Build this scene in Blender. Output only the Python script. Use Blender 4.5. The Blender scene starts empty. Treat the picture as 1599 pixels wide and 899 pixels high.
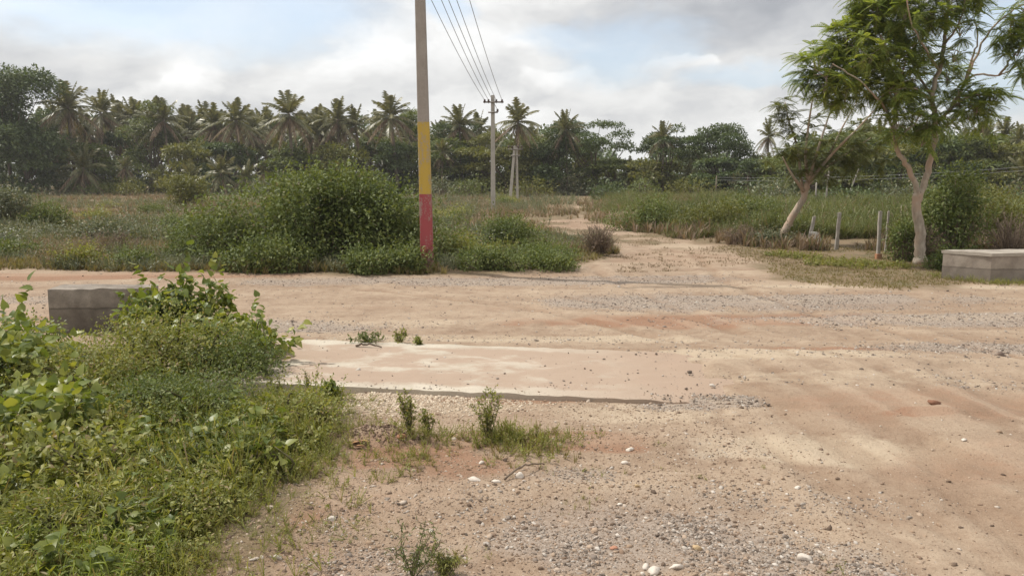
import bpy, math, random
import numpy as np
from mathutils import Vector, Matrix

random.seed(5)
rng = np.random.default_rng(11)
scene = bpy.context.scene
COL = scene.collection
R = math.radians

# ------------------------------------------------------------------ camera
CAM_Z, PITCH, F = 1.75, R(8.0), 1220.0
cam_data = bpy.data.cameras.new('camera')
cam_data.sensor_width = 36.0
cam_data.lens = 36.0 * F / 1599.0
cam_data.clip_start = 0.05
cam_data.clip_end = 5000
cam = bpy.data.objects.new('camera', cam_data)
cam.location = (0, 0, CAM_Z)
cam.rotation_euler = (math.pi / 2 - PITCH, 0, 0)
COL.objects.link(cam)
scene.camera = cam

# ------------------------------------------------------------------ exposure, sun, sky
scene.view_settings.view_transform = 'Standard'
scene.view_settings.look = 'None'
scene.view_settings.exposure = 0.06
scene.view_settings.gamma = 1.0
SUN_EL = R(56)
SUN_TO = Vector((-1.0, 0.36, 0)).normalized() * math.cos(SUN_EL) + Vector((0, 0, math.sin(SUN_EL)))
sun_data = bpy.data.lights.new('sun', 'SUN')
sun_data.energy = 3.6
sun_data.angle = R(1.2)
sun_data.color = (1.0, 0.95, 0.87)
sun = bpy.data.objects.new('sun', sun_data)
sun.rotation_euler = SUN_TO.to_track_quat('Z', 'Y').to_euler()
sun.location = (-20, 10, 40)
COL.objects.link(sun)

world = bpy.data.worlds.new('World')
scene.world = world
world.use_nodes = True


def pix_dir(px, py):
    cx = (px - 799.5) / F
    cy = -(py - 449.5) / F
    v = Vector((cx, math.cos(PITCH) + cy * math.sin(PITCH), -math.sin(PITCH) + cy * math.cos(PITCH)))
    return v


def P(px, py, Y):
    """point on the sight line through a photo pixel, at distance Y along the ground"""
    d = pix_dir(px, py)
    t = Y / d.y
    return np.array([d.x * t, Y, CAM_Z + d.z * t])


def G(px, py, z=0.0):
    d = pix_dir(px, py)
    t = (z - CAM_Z) / d.z
    return np.array([d.x * t, d.y * t])


class NT:
    """tiny node-tree writer"""
    def __init__(self, tree):
        self.t = tree
        self.n = tree.nodes
        self.l = tree.links

    def node(self, typ, **kw):
        n = self.n.new(typ)
        for k, v in kw.items():
            setattr(n, k, v)
        return n

    def put(self, sock, v):
        if isinstance(v, bpy.types.NodeSocket):
            self.l.new(v, sock)
        else:
            sock.default_value = v

    def math(self, op, a, b=0.0, c=0.0, clamp=False):
        n = self.node('ShaderNodeMath', operation=op, use_clamp=clamp)
        self.put(n.inputs[0], a); self.put(n.inputs[1], b)
        if op in ('MULTIPLY_ADD', 'SMOOTH_MIN', 'SMOOTH_MAX'):
            self.put(n.inputs[2], c)
        return n.outputs[0]

    def vec(self, op, a, b=(0, 0, 0), out=0, scale=None):
        n = self.node('ShaderNodeVectorMath', operation=op)
        self.put(n.inputs[0], a)
        if op == 'SCALE':
            self.put(n.inputs['Scale'], scale)
        else:
            self.put(n.inputs[1], b)
        return n.outputs[out]

    def noise(self, v, scale, detail=4.0, rough=0.55, out=0, dist=0.0):
        n = self.node('ShaderNodeTexNoise')
        if v is not None:
            self.put(n.inputs['Vector'], v)
        n.inputs['Scale'].default_value = scale
        n.inputs['Detail'].default_value = detail
        n.inputs['Roughness'].default_value = rough
        n.inputs['Distortion'].default_value = dist
        return n.outputs[out]

    def remap(self, v, a, b, c=0.0, d=1.0, smooth=True):
        n = self.node('ShaderNodeMapRange')
        n.interpolation_type = 'SMOOTHSTEP' if smooth else 'LINEAR'
        self.put(n.inputs['Value'], v)
        n.inputs['From Min'].default_value = a
        n.inputs['From Max'].default_value = b
        n.inputs['To Min'].default_value = c
        n.inputs['To Max'].default_value = d
        return n.outputs['Result']

    def mix(self, f, a, b, blend='MIX'):
        n = self.node('ShaderNodeMix', data_type='RGBA', blend_type=blend)
        self.put(n.inputs['Factor'], f)
        for s, v in ((n.inputs[6], a), (n.inputs[7], b)):
            if isinstance(v, tuple) and len(v) == 3:
                v = v + (1.0,)
            self.put(s, v)
        return n.outputs[2]

    def ramp(self, f, stops, interp='LINEAR'):
        n = self.node('ShaderNodeValToRGB')
        cr = n.color_ramp
        cr.interpolation = interp
        while len(cr.elements) < len(stops):
            cr.elements.new(0.5)
        for e, (p, c) in zip(cr.elements, stops):
            e.position = p
            e.color = tuple(c) + (1.0,)
        self.put(n.inputs[0], f)
        return n.outputs[0]

    def attr(self, name):
        return self.node('ShaderNodeAttribute', attribute_name=name).outputs['Fac']


def build_sky():
    w = NT(world.node_tree)
    w.n.clear()
    out = w.node('ShaderNodeOutputWorld')
    bg = w.node('ShaderNodeBackground')
    sky = w.node('ShaderNodeTexSky', sky_type='NISHITA')
    sky.sun_disc = False
    sky.sun_elevation = SUN_EL
    sky.sun_rotation = math.atan2(SUN_TO.x, SUN_TO.y)
    sky.air_density = 1.0
    sky.dust_density = 3.0
    K = 0.10
    d = w.node('ShaderNodeTexCoord').outputs['Generated']
    # flatten clouds towards the horizon: stretch the vertical axis
    s = w.vec('MULTIPLY', d, (1.0, 1.0, 2.0))
    warp = w.noise(s, 3.2, 5.0, 0.6, out=1)
    warp = w.vec('SUBTRACT', warp, (0.5, 0.5, 0.5))
    sw = w.vec('ADD', s, w.vec('SCALE', warp, scale=0.22))
    n1 = w.noise(sw, 4.6, 7.0, 0.5)
    n1b = w.noise(w.vec('ADD', sw, (-0.030, 0.0, 0.060)), 4.6, 7.0, 0.5)
    n2 = w.noise(sw, 1.6, 3.0, 0.5)
    puff = w.math('SUBTRACT', n1, n1b)          # sunlit tops, shaded undersides
    warp2 = w.noise(s, 13.0, 5.0, 0.55, out=1)
    warp2 = w.vec('SUBTRACT', warp2, (0.5, 0.5, 0.5))
    sb = w.vec('ADD', w.vec('ADD', s, w.vec('SCALE', warp, scale=0.16)), w.vec('SCALE', warp2, scale=0.07))

    def blob(px, py, r0, r1, v=sb, stretch=None):
        c = pix_dir(px, py).normalized()
        c = Vector((c.x, c.y, c.z * 2.0))
        dv = w.vec('SUBTRACT', v, tuple(c))
        if stretch:
            dv = w.vec('MULTIPLY', dv, stretch)
        ln = w.vec('LENGTH', dv, out=1)
        return w.remap(ln, r0, r1, 1.0, 0.0)

    def vmax(*a):
        r = a[0]
        for x in a[1:]:
            r = w.math('MAXIMUM', r, x)
        return r
    # openings of blue
    gaps = vmax(blob(300, 15, 0.05, 0.19, stretch=(0.6, 0.6, 1.2)), blob(900, 60, .02, .10, stretch=(.7, .7, 1.4)), blob(975, 75, 0.03, 0.13, stretch=(0.9, 0.9, 0.9)),
                blob(1200, 120, 0.02, 0.12, stretch=(0.7, 0.7, 2.2)), blob(1560, 120, 0.05, 0.16),
                blob(720, 15, 0.02, 0.08), blob(1540, 40, 0.02, 0.12))
    open_noise = w.remap(w.math('ADD', n2, w.math('MULTIPLY', n1, 0.4)), 0.50, 0.64, 0.35, 1.0)
    elev = w.node('ShaderNodeSeparateXYZ')
    w.put(elev.inputs[0], d)
    over = w.remap(elev.outputs[2], 0.40, 0.8, 0.0, 1.0)          # broken cloud overhead
    cover = w.math('SUBTRACT', 1.0, w.math('MULTIPLY', gaps, 0.62))
    cover = w.math('MULTIPLY', cover, w.math('SUBTRACT', 1.0, w.math('MULTIPLY', over, w.math('SUBTRACT', 1.0, open_noise))))
    cover = w.math('ADD', w.math('MULTIPLY', w.math('SUBTRACT', n1, 0.5), 0.7), cover, clamp=True)
    cover = w.remap(cover, 0.15, 0.95, 0.12, 0.98)
    # cloud brightness
    base = w.remap(n2, 0.35, 0.65, 0.78, 0.86)
    lit = w.math('MULTIPLY', puff, 1.2)
    bright = w.math('ADD', base, lit)
    dark = vmax(w.math('MULTIPLY', blob(1215, 25, 0.04, 0.26, stretch=(0.85, 0.85, 1.2)), 0.9),
                w.math('MULTIPLY', blob(95, 70, 0.02, 0.12, stretch=(0.8, 0.8, 1.2)), 0.45),
                w.math('MULTIPLY', blob(330, 165, 0.02, 0.11, stretch=(0.6, 0.6, 1.6)), 0.5),
                w.math('MULTIPLY', blob(1030, 175, 0.02, 0.17, stretch=(0.6, 0.6, 2.2)), 0.25))
    bright = w.math('MULTIPLY', bright, w.math('SUBTRACT', 1.0, w.math('MULTIPLY', dark, 0.34)))
    tops = vmax(blob(130, 60, 0.02, 0.065), blob(60, 25, 0.02, 0.07), blob(880, 128, 0.010, 0.060), blob(660, 100, 0.02, 0.075),
                w.math('MULTIPLY', blob(1085, 105, 0.006, 0.045), 0.7), w.math('MULTIPLY', blob(305, 130, 0.006, 0.045), 0.8),
                w.math('MULTIPLY', blob(480, 40, 0.01, 0.08), 0.5))
    bright = w.math('ADD', bright, w.math('MULTIPLY', tops, 0.06))
    def cumulus(bright, px, py, r, hi, lo):
        m = blob(px, py, r * 0.72, r)
        c = pix_dir(px, py).normalized()
        sp = w.node('ShaderNodeSeparateXYZ'); w.put(sp.inputs[0], sb)
        g = w.remap(w.math('SUBTRACT', sp.outputs[2], c.z * 2.0), -r * 0.9, r * 0.75, lo, hi)
        g = w.math('ADD', g, w.math('MULTIPLY', puff, 0.9))
        m = w.math('MULTIPLY', m, 0.85)
        return w.math('ADD', w.math('MULTIPLY', bright, w.math('SUBTRACT', 1.0, m)), w.math('MULTIPLY', g, m))
    for c in ((90, 85, .120, 1.0, .44), (40, 25, .10, 1.05, .62), (140, 50, .075, 1.0, .66), (305, 145, .05, .92, .68), (640, 105, .065, .95, .74), (700, 95, .06, .92, .74),
              (850, 130, .046, .97, .70), (888, 132, .056, .98, .66), (930, 155, .055, .88, .68), (1060, 112, .034, .90, .74), (1095, 106, .032, .92, .74), (480, 45, .06, .92, .78)):
        bright = cumulus(bright, *c)
    wash = w.remap(elev.outputs[2], 0.0, 0.10, 0.10, 0.0)
    bright = w.math('ADD', bright, wash)
    cl = w.mix(w.remap(bright, 0.3, 0.85), (0.90, 0.94, 1.03), (1.0, 1.0, 0.99))
    cloud = w.vec('MULTIPLY', cl, (1, 1, 1))
    cloud = w.vec('SCALE', cloud, scale=w.math('DIVIDE', bright, K))
    skyc = w.vec('ADD', w.vec('SCALE', sky.outputs[0], scale=1.0), (3.3, 4.0, 4.7))
    col = w.mix(cover, skyc, cloud)
    w.put(bg.inputs[0], col)
    bg.inputs[1].default_value = K
    w.l.new(bg.outputs[0], out.inputs[0])


build_sky()

# ------------------------------------------------------------------ numpy helpers
def _hash(ix, iy, seed):
    h = (ix.astype(np.int64) * 374761393 + iy.astype(np.int64) * 668265263 + seed * 1442695041) & 0xffffffff
    h = ((h ^ (h >> 13)) * 1274126177) & 0xffffffff
    h = h ^ (h >> 16)
    return (h & 0xffff) / 65535.0


def vnoise(x, y, seed=0):
    ix, iy = np.floor(x), np.floor(y)
    fx, fy = x - ix, y - iy
    fx = fx * fx * (3 - 2 * fx); fy = fy * fy * (3 - 2 * fy)
    a = _hash(ix, iy, seed); b = _hash(ix + 1, iy, seed)
    c = _hash(ix, iy + 1, seed); d = _hash(ix + 1, iy + 1, seed)
    return (a * (1 - fx) + b * fx) * (1 - fy) + (c * (1 - fx) + d * fx) * fy


def fbm(x, y, seed=0, octv=4, gain=0.5):
    s, a, t = 0.0, 1.0, 0.0
    for k in range(octv):
        s = s + a * vnoise(x * 2 ** k + 17.3 * k, y * 2 ** k - 9.1 * k, seed + k)
        t += a
        a *= gain
    return s / t            # 0..1


def sstep(a, b, x):
    t = np.clip((x - a) / (b - a), 0, 1)
    return t * t * (3 - 2 * t)


def poly_sd(x, y, poly):
    """signed distance to a polygon, negative inside"""
    d = np.full(x.shape, 1e9)
    inside = np.zeros(x.shape, bool)
    n = len(poly)
    for i in range(n):
        ax, ay = poly[i]
        bx, by = poly[(i + 1) % n]
        ex, ey = bx - ax, by - ay
        t = np.clip(((x - ax) * ex + (y - ay) * ey) / (ex * ex + ey * ey + 1e-12), 0, 1)
        d = np.minimum(d, np.hypot(x - ax - t * ex, y - ay - t * ey))
        c = (ay > y) != (by > y)
        with np.errstate(divide='ignore', invalid='ignore'):
            xx = ax + (y - ay) * ex / (ey if ey != 0 else 1e-12)
        inside ^= c & (x < xx)
    return np.where(inside, -d, d)


def line_d(x, y, pts):
    d = np.full(x.shape, 1e9)
    for (ax, ay), (bx, by) in zip(pts[:-1], pts[1:]):
        ex, ey = bx - ax, by - ay
        t = np.clip(((x - ax) * ex + (y - ay) * ey) / (ex * ex + ey * ey + 1e-12), 0, 1)
        d = np.minimum(d, np.hypot(x - ax - t * ex, y - ay - t * ey))
    return d


def norm(v):
    return v / np.maximum(np.linalg.norm(v, axis=-1, keepdims=True), 1e-9)


def frames(d, n):
    """matrices whose columns are x, y = d, z close to n"""
    d = norm(d)
    x = norm(np.cross(d, n))
    z = np.cross(x, d)
    return np.stack([x, d, z], axis=-1)


def scatter(tv, tf, pos, rot, scale):
    tv = np.asarray(tv, float); tf = np.asarray(tf, int)
    n = len(pos)
    scale = np.asarray(scale, float)
    if scale.ndim == 1:
        sv = tv[None] * scale[:, None, None]
    else:
        sv = tv[None] * scale[:, None, :]
    V = np.einsum('nij,nkj->nki', rot, sv) + pos[:, None, :]
    Fc = tf[None] + (np.arange(n) * len(tv))[:, None, None]
    return V.reshape(-1, 3), Fc.reshape(-1, tf.shape[1])


class MB:
    """collects triangles"""
    def __init__(self):
        self.V, self.F, self.n = [], [], 0

    def add(self, V, F):
        if len(V) == 0:
            return self
        F = np.asarray(F, int)
        if F.shape[1] == 4:
            F = np.concatenate([F[:, [0, 1, 2]], F[:, [0, 2, 3]]])
        self.V.append(np.asarray(V, float)); self.F.append(F + self.n)
        self.n += len(V)
        return self

    def build(self, name, mat, parent=None, smooth=False):
        V = np.concatenate(self.V); Fc = np.concatenate(self.F)
        me = bpy.data.meshes.new(name)
        me.vertices.add(len(V)); me.vertices.foreach_set('co', V.astype(np.float32).ravel())
        me.loops.add(len(Fc) * 3); me.loops.foreach_set('vertex_index', Fc.astype(np.int32).ravel())
        me.polygons.add(len(Fc))
        me.polygons.foreach_set('loop_start', (np.arange(len(Fc)) * 3).astype(np.int32))
        me.update(calc_edges=True)
        if smooth:
            me.polygons.foreach_set('use_smooth', np.ones(len(Fc), bool))
        me.validate()
        me.materials.append(mat)
        o = bpy.data.objects.new(name, me)
        COL.objects.link(o)
        if parent is not None:
            o.parent = parent
        return o


def tube(pts, radii, k=7, cap=True):
    pts = np.asarray(pts, float); radii = np.asarray(radii, float)
    n = len(pts)
    tan = np.gradient(pts, axis=0) if n > 2 else np.repeat((pts[1] - pts[0])[None], 2, 0)
    tan = norm(tan)
    ref = np.array([0.31, 0.95, 0.1]) if abs(tan[0][2]) > 0.7 else np.array([0, 0, 1.0])
    x = norm(np.cross(tan, ref)); y = np.cross(tan, x)
    a = np.arange(k) * 2 * math.pi / k
    V = pts[:, None] + radii[:, None, None] * (np.cos(a)[None, :, None] * x[:, None] + np.sin(a)[None, :, None] * y[:, None])
    V = V.reshape(-1, 3)
    Fq = []
    for i in range(n - 1):
        for j in range(k):
            j2 = (j + 1) % k
            Fq.append((i * k + j, i * k + j2, (i + 1) * k + j2, (i + 1) * k + j))
    Fq = np.array(Fq)
    T = np.concatenate([Fq[:, [0, 1, 2]], Fq[:, [0, 2, 3]]])
    if cap:
        V = np.concatenate([V, pts[-1:], pts[:1]])
        e = [(((n - 1) * k + j), (n - 1) * k + (j + 1) % k, n * k) for j in range(k)]
        e += [((j + 1) % k, j, n * k + 1) for j in range(k)]
        T = np.concatenate([T, np.array(e)])
    return V, T


def spline(pts, m=6):
    """Catmull-Rom through the points"""
    p = np.asarray(pts, float)
    p = np.concatenate([[2 * p[0] - p[1]], p, [2 * p[-1] - p[-2]]])
    out = []
    for i in range(1, len(p) - 2):
        for t in np.linspace(0, 1, m, endpoint=False):
            a, b, c, d = p[i - 1], p[i], p[i + 1], p[i + 2]
            out.append(0.5 * ((2 * b) + (c - a) * t + (2 * a - 5 * b + 4 * c - d) * t * t + (3 * b - a - 3 * c + d) * t ** 3))
    out.append(p[-2])
    return np.array(out)


def limb(mb, pts, r0, r1, k=7, m=6, wob=0.0):
    s = spline(pts, m)
    if wob:
        s[1:-1] += rng.normal(0, wob, (len(s) - 2, 3))
    mb.add(*tube(s, np.linspace(r0, r1, len(s)), k))
    return s


def link(o, parent=None):
    COL.objects.link(o)
    if parent is not None:
        o.parent = parent
    return o


def thing(name, label, cat, loc=(0, 0, 0), group=None):
    o = bpy.data.objects.new(name, None)
    o.empty_display_size = 0.2
    o.location = loc
    COL.objects.link(o)
    return tag(o, label, cat, group)


def tag(o, label=None, cat=None, group=None, kind=None):
    if label: o['label'] = label
    if cat: o['category'] = cat
    if group: o['group'] = group
    if kind: o['kind'] = kind
    return o


def copy_tree(src, loc, rotz, sc, label, group=None):
    r = src.copy(); COL.objects.link(r)
    r.location = loc; r.rotation_euler = (0, 0, rotz); r.scale = sc
    tag(r, label, None, group)
    for ch in src.children:
        c = ch.copy(); COL.objects.link(c); c.parent = r
    return r


# ------------------------------------------------------------------ materials
def new_mat(name):
    m = bpy.data.materials.new(name)
    m.use_nodes = True
    w = NT(m.node_tree)
    w.n.clear()
    return m, w


def principled(w, col, rough=0.8, spec=0.3, normal=None):
    b = w.node('ShaderNodeBsdfPrincipled')
    if isinstance(col, tuple) and len(col) == 3: col = col + (1,)
    w.put(b.inputs['Base Color'], col)
    w.put(b.inputs['Roughness'], rough)
    b.inputs['Specular IOR Level'].default_value = spec
    if normal is not None:
        w.put(b.inputs['Normal'], normal)
    o = w.node('ShaderNodeOutputMaterial')
    w.l.new(b.outputs[0], o.inputs[0])
    return b, o


def bump(w, h, strength=0.5, dist=0.01, normal=None):
    b = w.node('ShaderNodeBump')
    b.inputs['Strength'].default_value = strength
    b.inputs['Distance'].default_value = dist
    w.put(b.inputs['Height'], h)
    if normal is not None:
        w.put(b.inputs['Normal'], normal)
    return b.outputs[0]


def leaf_mat(name, cols, clump=1.5, trans=0.28, rough=0.5, dead=None, dead_at=0.93):
    """cols: dark, mid, light leaf colours; varies leaf by leaf and in clumps"""
    m, w = new_mat(name)
    g = w.node('ShaderNodeNewGeometry')
    oc = w.node('ShaderNodeTexCoord').outputs['Object']
    n = w.noise(oc, clump, 2.0, 0.5)
    f = w.math('ADD', w.math('MULTIPLY', g.outputs['Random Per Island'], 0.6), w.math('MULTIPLY', w.remap(n, 0.3, 0.7, 0, 1, False), 0.4))
    col = w.ramp(f, [(0.0, cols[0]), (0.5, cols[1]), (1.0, cols[2])])
    if dead:
        k = w.node('ShaderNodeTexWhiteNoise', noise_dimensions='1D')
        w.put(k.inputs['W'], w.math('MULTIPLY', g.outputs['Random Per Island'], 913.7))
        col = w.mix(w.math('GREATER_THAN', k.outputs[0], dead_at), col, dead)
    p = w.node('ShaderNodeBsdfPrincipled')
    w.put(p.inputs['Base Color'], col)
    p.inputs['Roughness'].default_value = rough
    p.inputs['Specular IOR Level'].default_value = 0.35
    t = w.node('ShaderNodeBsdfTranslucent')
    tc = w.mix(1.0, col, (1.5, 1.45, 0.6), 'MULTIPLY')
    w.put(t.inputs[0], tc)
    mx = w.node('ShaderNodeMixShader')
    mx.inputs[0].default_value = trans
    w.l.new(p.outputs[0], mx.inputs[1]); w.l.new(t.outputs[0], mx.inputs[2])
    o = w.node('ShaderNodeOutputMaterial')
    w.l.new(mx.outputs[0], o.inputs[0])
    return m


def bark_mat(name, c1, c2, sc=6.0, patch=None):
    m, w = new_mat(name)
    oc = w.node('ShaderNodeTexCoord').outputs['Object']
    st = w.vec('MULTIPLY', oc, (1, 1, 0.35))
    n = w.noise(st, sc, 6.0, 0.65)
    n2 = w.noise(oc, 1.7, 3.0, 0.6)
    col = w.ramp(n, [(0.3, c1), (0.7, c2)])
    if patch:
        col = w.mix(w.remap(n2, 0.45, 0.6), col, patch)
    principled(w, col, 0.85, 0.2, bump(w, n, 0.6, 0.02))
    return m


LEAF_DK = leaf_mat('leaf_dark_green', [(0.040, 0.063, 0.023), (0.084, 0.120, 0.041), (0.158, 0.187, 0.076)], 0.5, 0.22, 0.42)
LEAF_MID = leaf_mat('leaf_mid_green', [(0.068, 0.089, 0.029), (0.127, 0.157, 0.048), (0.221, 0.237, 0.080)], 0.6, 0.28)
LEAF_YEL = leaf_mat('leaf_yellow_green', [(0.085, 0.090, 0.024), (0.146, 0.154, 0.039), (0.231, 0.213, 0.066)], 0.7, 0.3)
LEAF_BUSH = leaf_mat('leaf_bush', [(0.061, 0.086, 0.027), (0.128, 0.165, 0.046), (0.242, 0.258, 0.089)], 1.1, 0.26, 0.60, (0.16, 0.14, 0.07), 0.97)
LEAF_GREY = leaf_mat('leaf_grey_green', [(0.080, 0.098, 0.057), (0.146, 0.162, 0.092), (0.267, 0.270, 0.176)], 1.4, 0.2, 0.45, (0.30, 0.25, 0.15), 0.93)
LEAF_BROAD = leaf_mat('leaf_broad', [(0.075, 0.110, 0.027), (0.166, 0.205, 0.046), (0.341, 0.330, 0.083)], 2.2, 0.34, 0.4, (0.33, 0.32, 0.06), 0.975)
LEAF_WEED = leaf_mat('leaf_weed', [(0.121, 0.140, 0.039), (0.225, 0.241, 0.062), (0.381, 0.350, 0.122)], 2.0, 0.32, 0.5, (0.30, 0.23, 0.12), 0.90)
LEAF_TREE = leaf_mat('leaf_feathery', [(0.087, 0.139, 0.037), (0.197, 0.256, 0.068), (0.394, 0.420, 0.118)], 0.9, 0.40, 0.45, (0.24, 0.21, 0.08), 0.97)
LEAF_PALM = leaf_mat('leaf_palm', [(0.081, 0.088, 0.039), (0.153, 0.151, 0.068), (0.287, 0.249, 0.145)], 0.5, 0.22, 0.38)
LEAF_DRY = leaf_mat('leaf_dry_frond', [(0.112, 0.077, 0.051), (0.210, 0.143, 0.091), (0.377, 0.284, 0.207)], 0.6, 0.15, 0.7)
GRASS_GREEN = leaf_mat('grass_green', [(0.108, 0.108, 0.035), (0.202, 0.180, 0.060), (0.324, 0.264, 0.115)], 0.5, 0.3, 0.6, (0.25, 0.19, 0.115), 0.60)
GRASS_DRY = leaf_mat('grass_dry', [(0.145, 0.103, 0.071), (0.251, 0.181, 0.130), (0.383, 0.284, 0.213)], 0.25, 0.22, 0.7, (0.12, 0.14, 0.05), 0.86)
TWIG_DRY = bark_mat('twig_dry', (0.12, 0.085, 0.06), (0.26, 0.20, 0.15), 30)
STEM_GREEN = bark_mat('stem_green', (0.07, 0.07, 0.03), (0.14, 0.12, 0.06), 40)
BARK_PALE = bark_mat('bark_pale', (0.25, 0.205, 0.16), (0.50, 0.425, 0.34), 14, (0.40, 0.29, 0.215))
BARK_DARK = bark_mat('bark_dark', (0.07, 0.055, 0.04), (0.17, 0.13, 0.10), 9)
BARK_PALM = bark_mat('bark_palm', (0.11, 0.085, 0.065), (0.23, 0.19, 0.15), 5)


def concrete_mat(name, c1, c2, stain=None, stain_r=(0.5, 0.62), sc=3.0, course=None, slab=False):
    m, w = new_mat(name)
    oc = w.node('ShaderNodeTexCoord').outputs['Object']
    n = w.noise(oc, sc, 7.0, 0.62)
    nf = w.noise(oc, 70.0, 4.0, 0.6)
    col = w.ramp(n, [(0.32, c1), (0.68, c2)])
    col = w.mix(w.remap(nf, 0.45, 0.75, 0, 0.35), col, tuple(v * 0.6 for v in c1))
    if stain:
        ns = w.noise(w.vec('MULTIPLY', oc, (1.0, 1.8, 1.0)), 1.15, 6.0, 0.66, dist=0.15)
        amt = w.remap(ns, stain_r[0], stain_r[1], 0, 0.85)
        if slab:                                   # dust gathers on the middle of the deck, the lips stay clean
            e = SLAB_B - SLAB_A
            det = e[0] * SLAB_D[1] - e[1] * SLAB_D[0]
            tt = w.vec('DOT_PRODUCT', w.vec('SUBTRACT', oc, (SLAB_A[0], SLAB_A[1], 0)), (-e[1] / det, e[0] / det, 0), out=1)
            ed = w.remap(w.math('ADD', w.math('ABSOLUTE', w.math('SUBTRACT', tt, 0.5)), w.math('MULTIPLY', w.math('SUBTRACT', n, 0.5), 0.25)), 0.36, 0.46, 1.0, 0.05)
            sx = w.node('ShaderNodeSeparateXYZ'); w.put(sx.inputs[0], oc)
            dirt = w.remap(w.math('ADD', sx.outputs[0], w.math('MULTIPLY', w.math('SUBTRACT', n, 0.5), 1.6)), -0.5, 1.5, 0, 0.92)
            amt = w.math('MAXIMUM', w.math('MULTIPLY', amt, ed), dirt)
        col = w.mix(amt, col, stain)
    h = w.math('ADD', w.math('MULTIPLY', n, 0.7), w.math('MULTIPLY', nf, 0.4))
    if course:
        z = w.node('ShaderNodeSeparateXYZ'); w.put(z.inputs[0], oc)
        wob = w.noise(oc, 7.0, 2.0, 0.5)
        zz = w.math('ADD', z.outputs[2], w.math('MULTIPLY', wob, 0.03))
        cr = w.remap(w.math('ABSOLUTE', w.math('SUBTRACT', zz, course)), 0.0, 0.018, 1.0, 0.0)
        col = w.mix(w.math('MULTIPLY', cr, 0.6), col, tuple(v * 0.35 for v in c1))
        lowd = w.remap(zz, course - 0.01, course + 0.02, 0.45, 0.0)
        col = w.mix(lowd, col, tuple(v * 0.55 for v in c1))
    principled(w, col, 0.88, 0.25, bump(w, h, 0.7, 0.012))
    return m


def paint_mat(name, c, worn, sc=3.2):
    m, w = new_mat(name)
    oc = w.node('ShaderNodeTexCoord').outputs['Object']
    st = w.vec('MULTIPLY', oc, (2.0, 2.0, 0.5))
    n = w.noise(st, sc, 6.0, 0.65)
    nf = w.noise(oc, 45.0, 4.0, 0.6)
    col = w.mix(w.remap(n, 0.35, 0.75, 0, 0.5), c, tuple(v * 0.72 for v in c))
    col = w.mix(w.remap(w.math('ADD', n, w.math('MULTIPLY', nf, 0.5)), 0.74, 0.84, 0, 0.8), col, worn)
    zz = w.node('ShaderNodeSeparateXYZ'); w.put(zz.inputs[0], oc)
    col = w.mix(w.remap(w.math('ADD', zz.outputs[2], w.math('MULTIPLY', n, .5)), .75, .35, 0, .7), col, (.27, .19, .13))
    principled(w, col, 0.72, 0.3, bump(w, nf, 0.35, 0.006))
    return m


# ------------------------------------------------------------------ layout on the ground
def GP(*pts):
    return [tuple(G(x, y)) for x, y in pts]


FG_VEG = GP((-500, 540), (60, 556), (250, 560), (420, 606), (545, 622), (540, 675), (505, 745), (440, 800), (395, 850), (330, 930), (60, 1300), (-900, 1300))
FAR_LEFT = GP((-2600, 425), (0, 424), (270, 428), (480, 431), (640, 433), (800, 430), (905, 418), (978, 398), (955, 386), (905, 376), (868, 363), (845, 354), (840, 349), (862, 346), (905, 342), (905, 330), (905, 291), (-3500, 291))
FAR_RIGHT = GP((1000, 366), (1110, 384), (1215, 396), (1330, 418), (1440, 426), (1490, 440), (1700, 440), (3500, 440), (3500, 291), (900, 291), (900, 330), (915, 348), (960, 356))
VERGE = GP((1110, 384), (1180, 415), (1200, 438), (1290, 450), (1420, 455), (1560, 446), (3000, 446), (3000, 420), (1480, 425), (1215, 386))
PILE = G(590, 690)
SLAB_A, SLAB_B = np.array([-2.75, 6.48]), np.array([3.4, 5.50])     # near edge
SLAB_D = np.array([0.28, 1.72])                                      # across
SLAB_TOP = 0.05
RUT_DIR = norm(G(1560, 880) - G(1230, 690))


def slab_coords(x, y):
    e = SLAB_B - SLAB_A
    det = e[0] * SLAB_D[1] - e[1] * SLAB_D[0]
    dx, dy = x - SLAB_A[0], y - SLAB_A[1]
    s = (dx * SLAB_D[1] - dy * SLAB_D[0]) / det
    t = (e[0] * dy - e[1] * dx) / det
    return s, t      # along 0..1, across 0..1


def ell(x, y, px, py, rx, ry, seed=3, soft=0.5):
    c = G(px, py)
    wx = (fbm(x * 1.3, y * 1.3, seed) - 0.5) * 1.1
    d = np.hypot((x - c[0]) / rx + wx, (y - c[1]) / ry + wx * 0.7)
    return 1 - sstep(1 - soft, 1 + soft, d)


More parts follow.
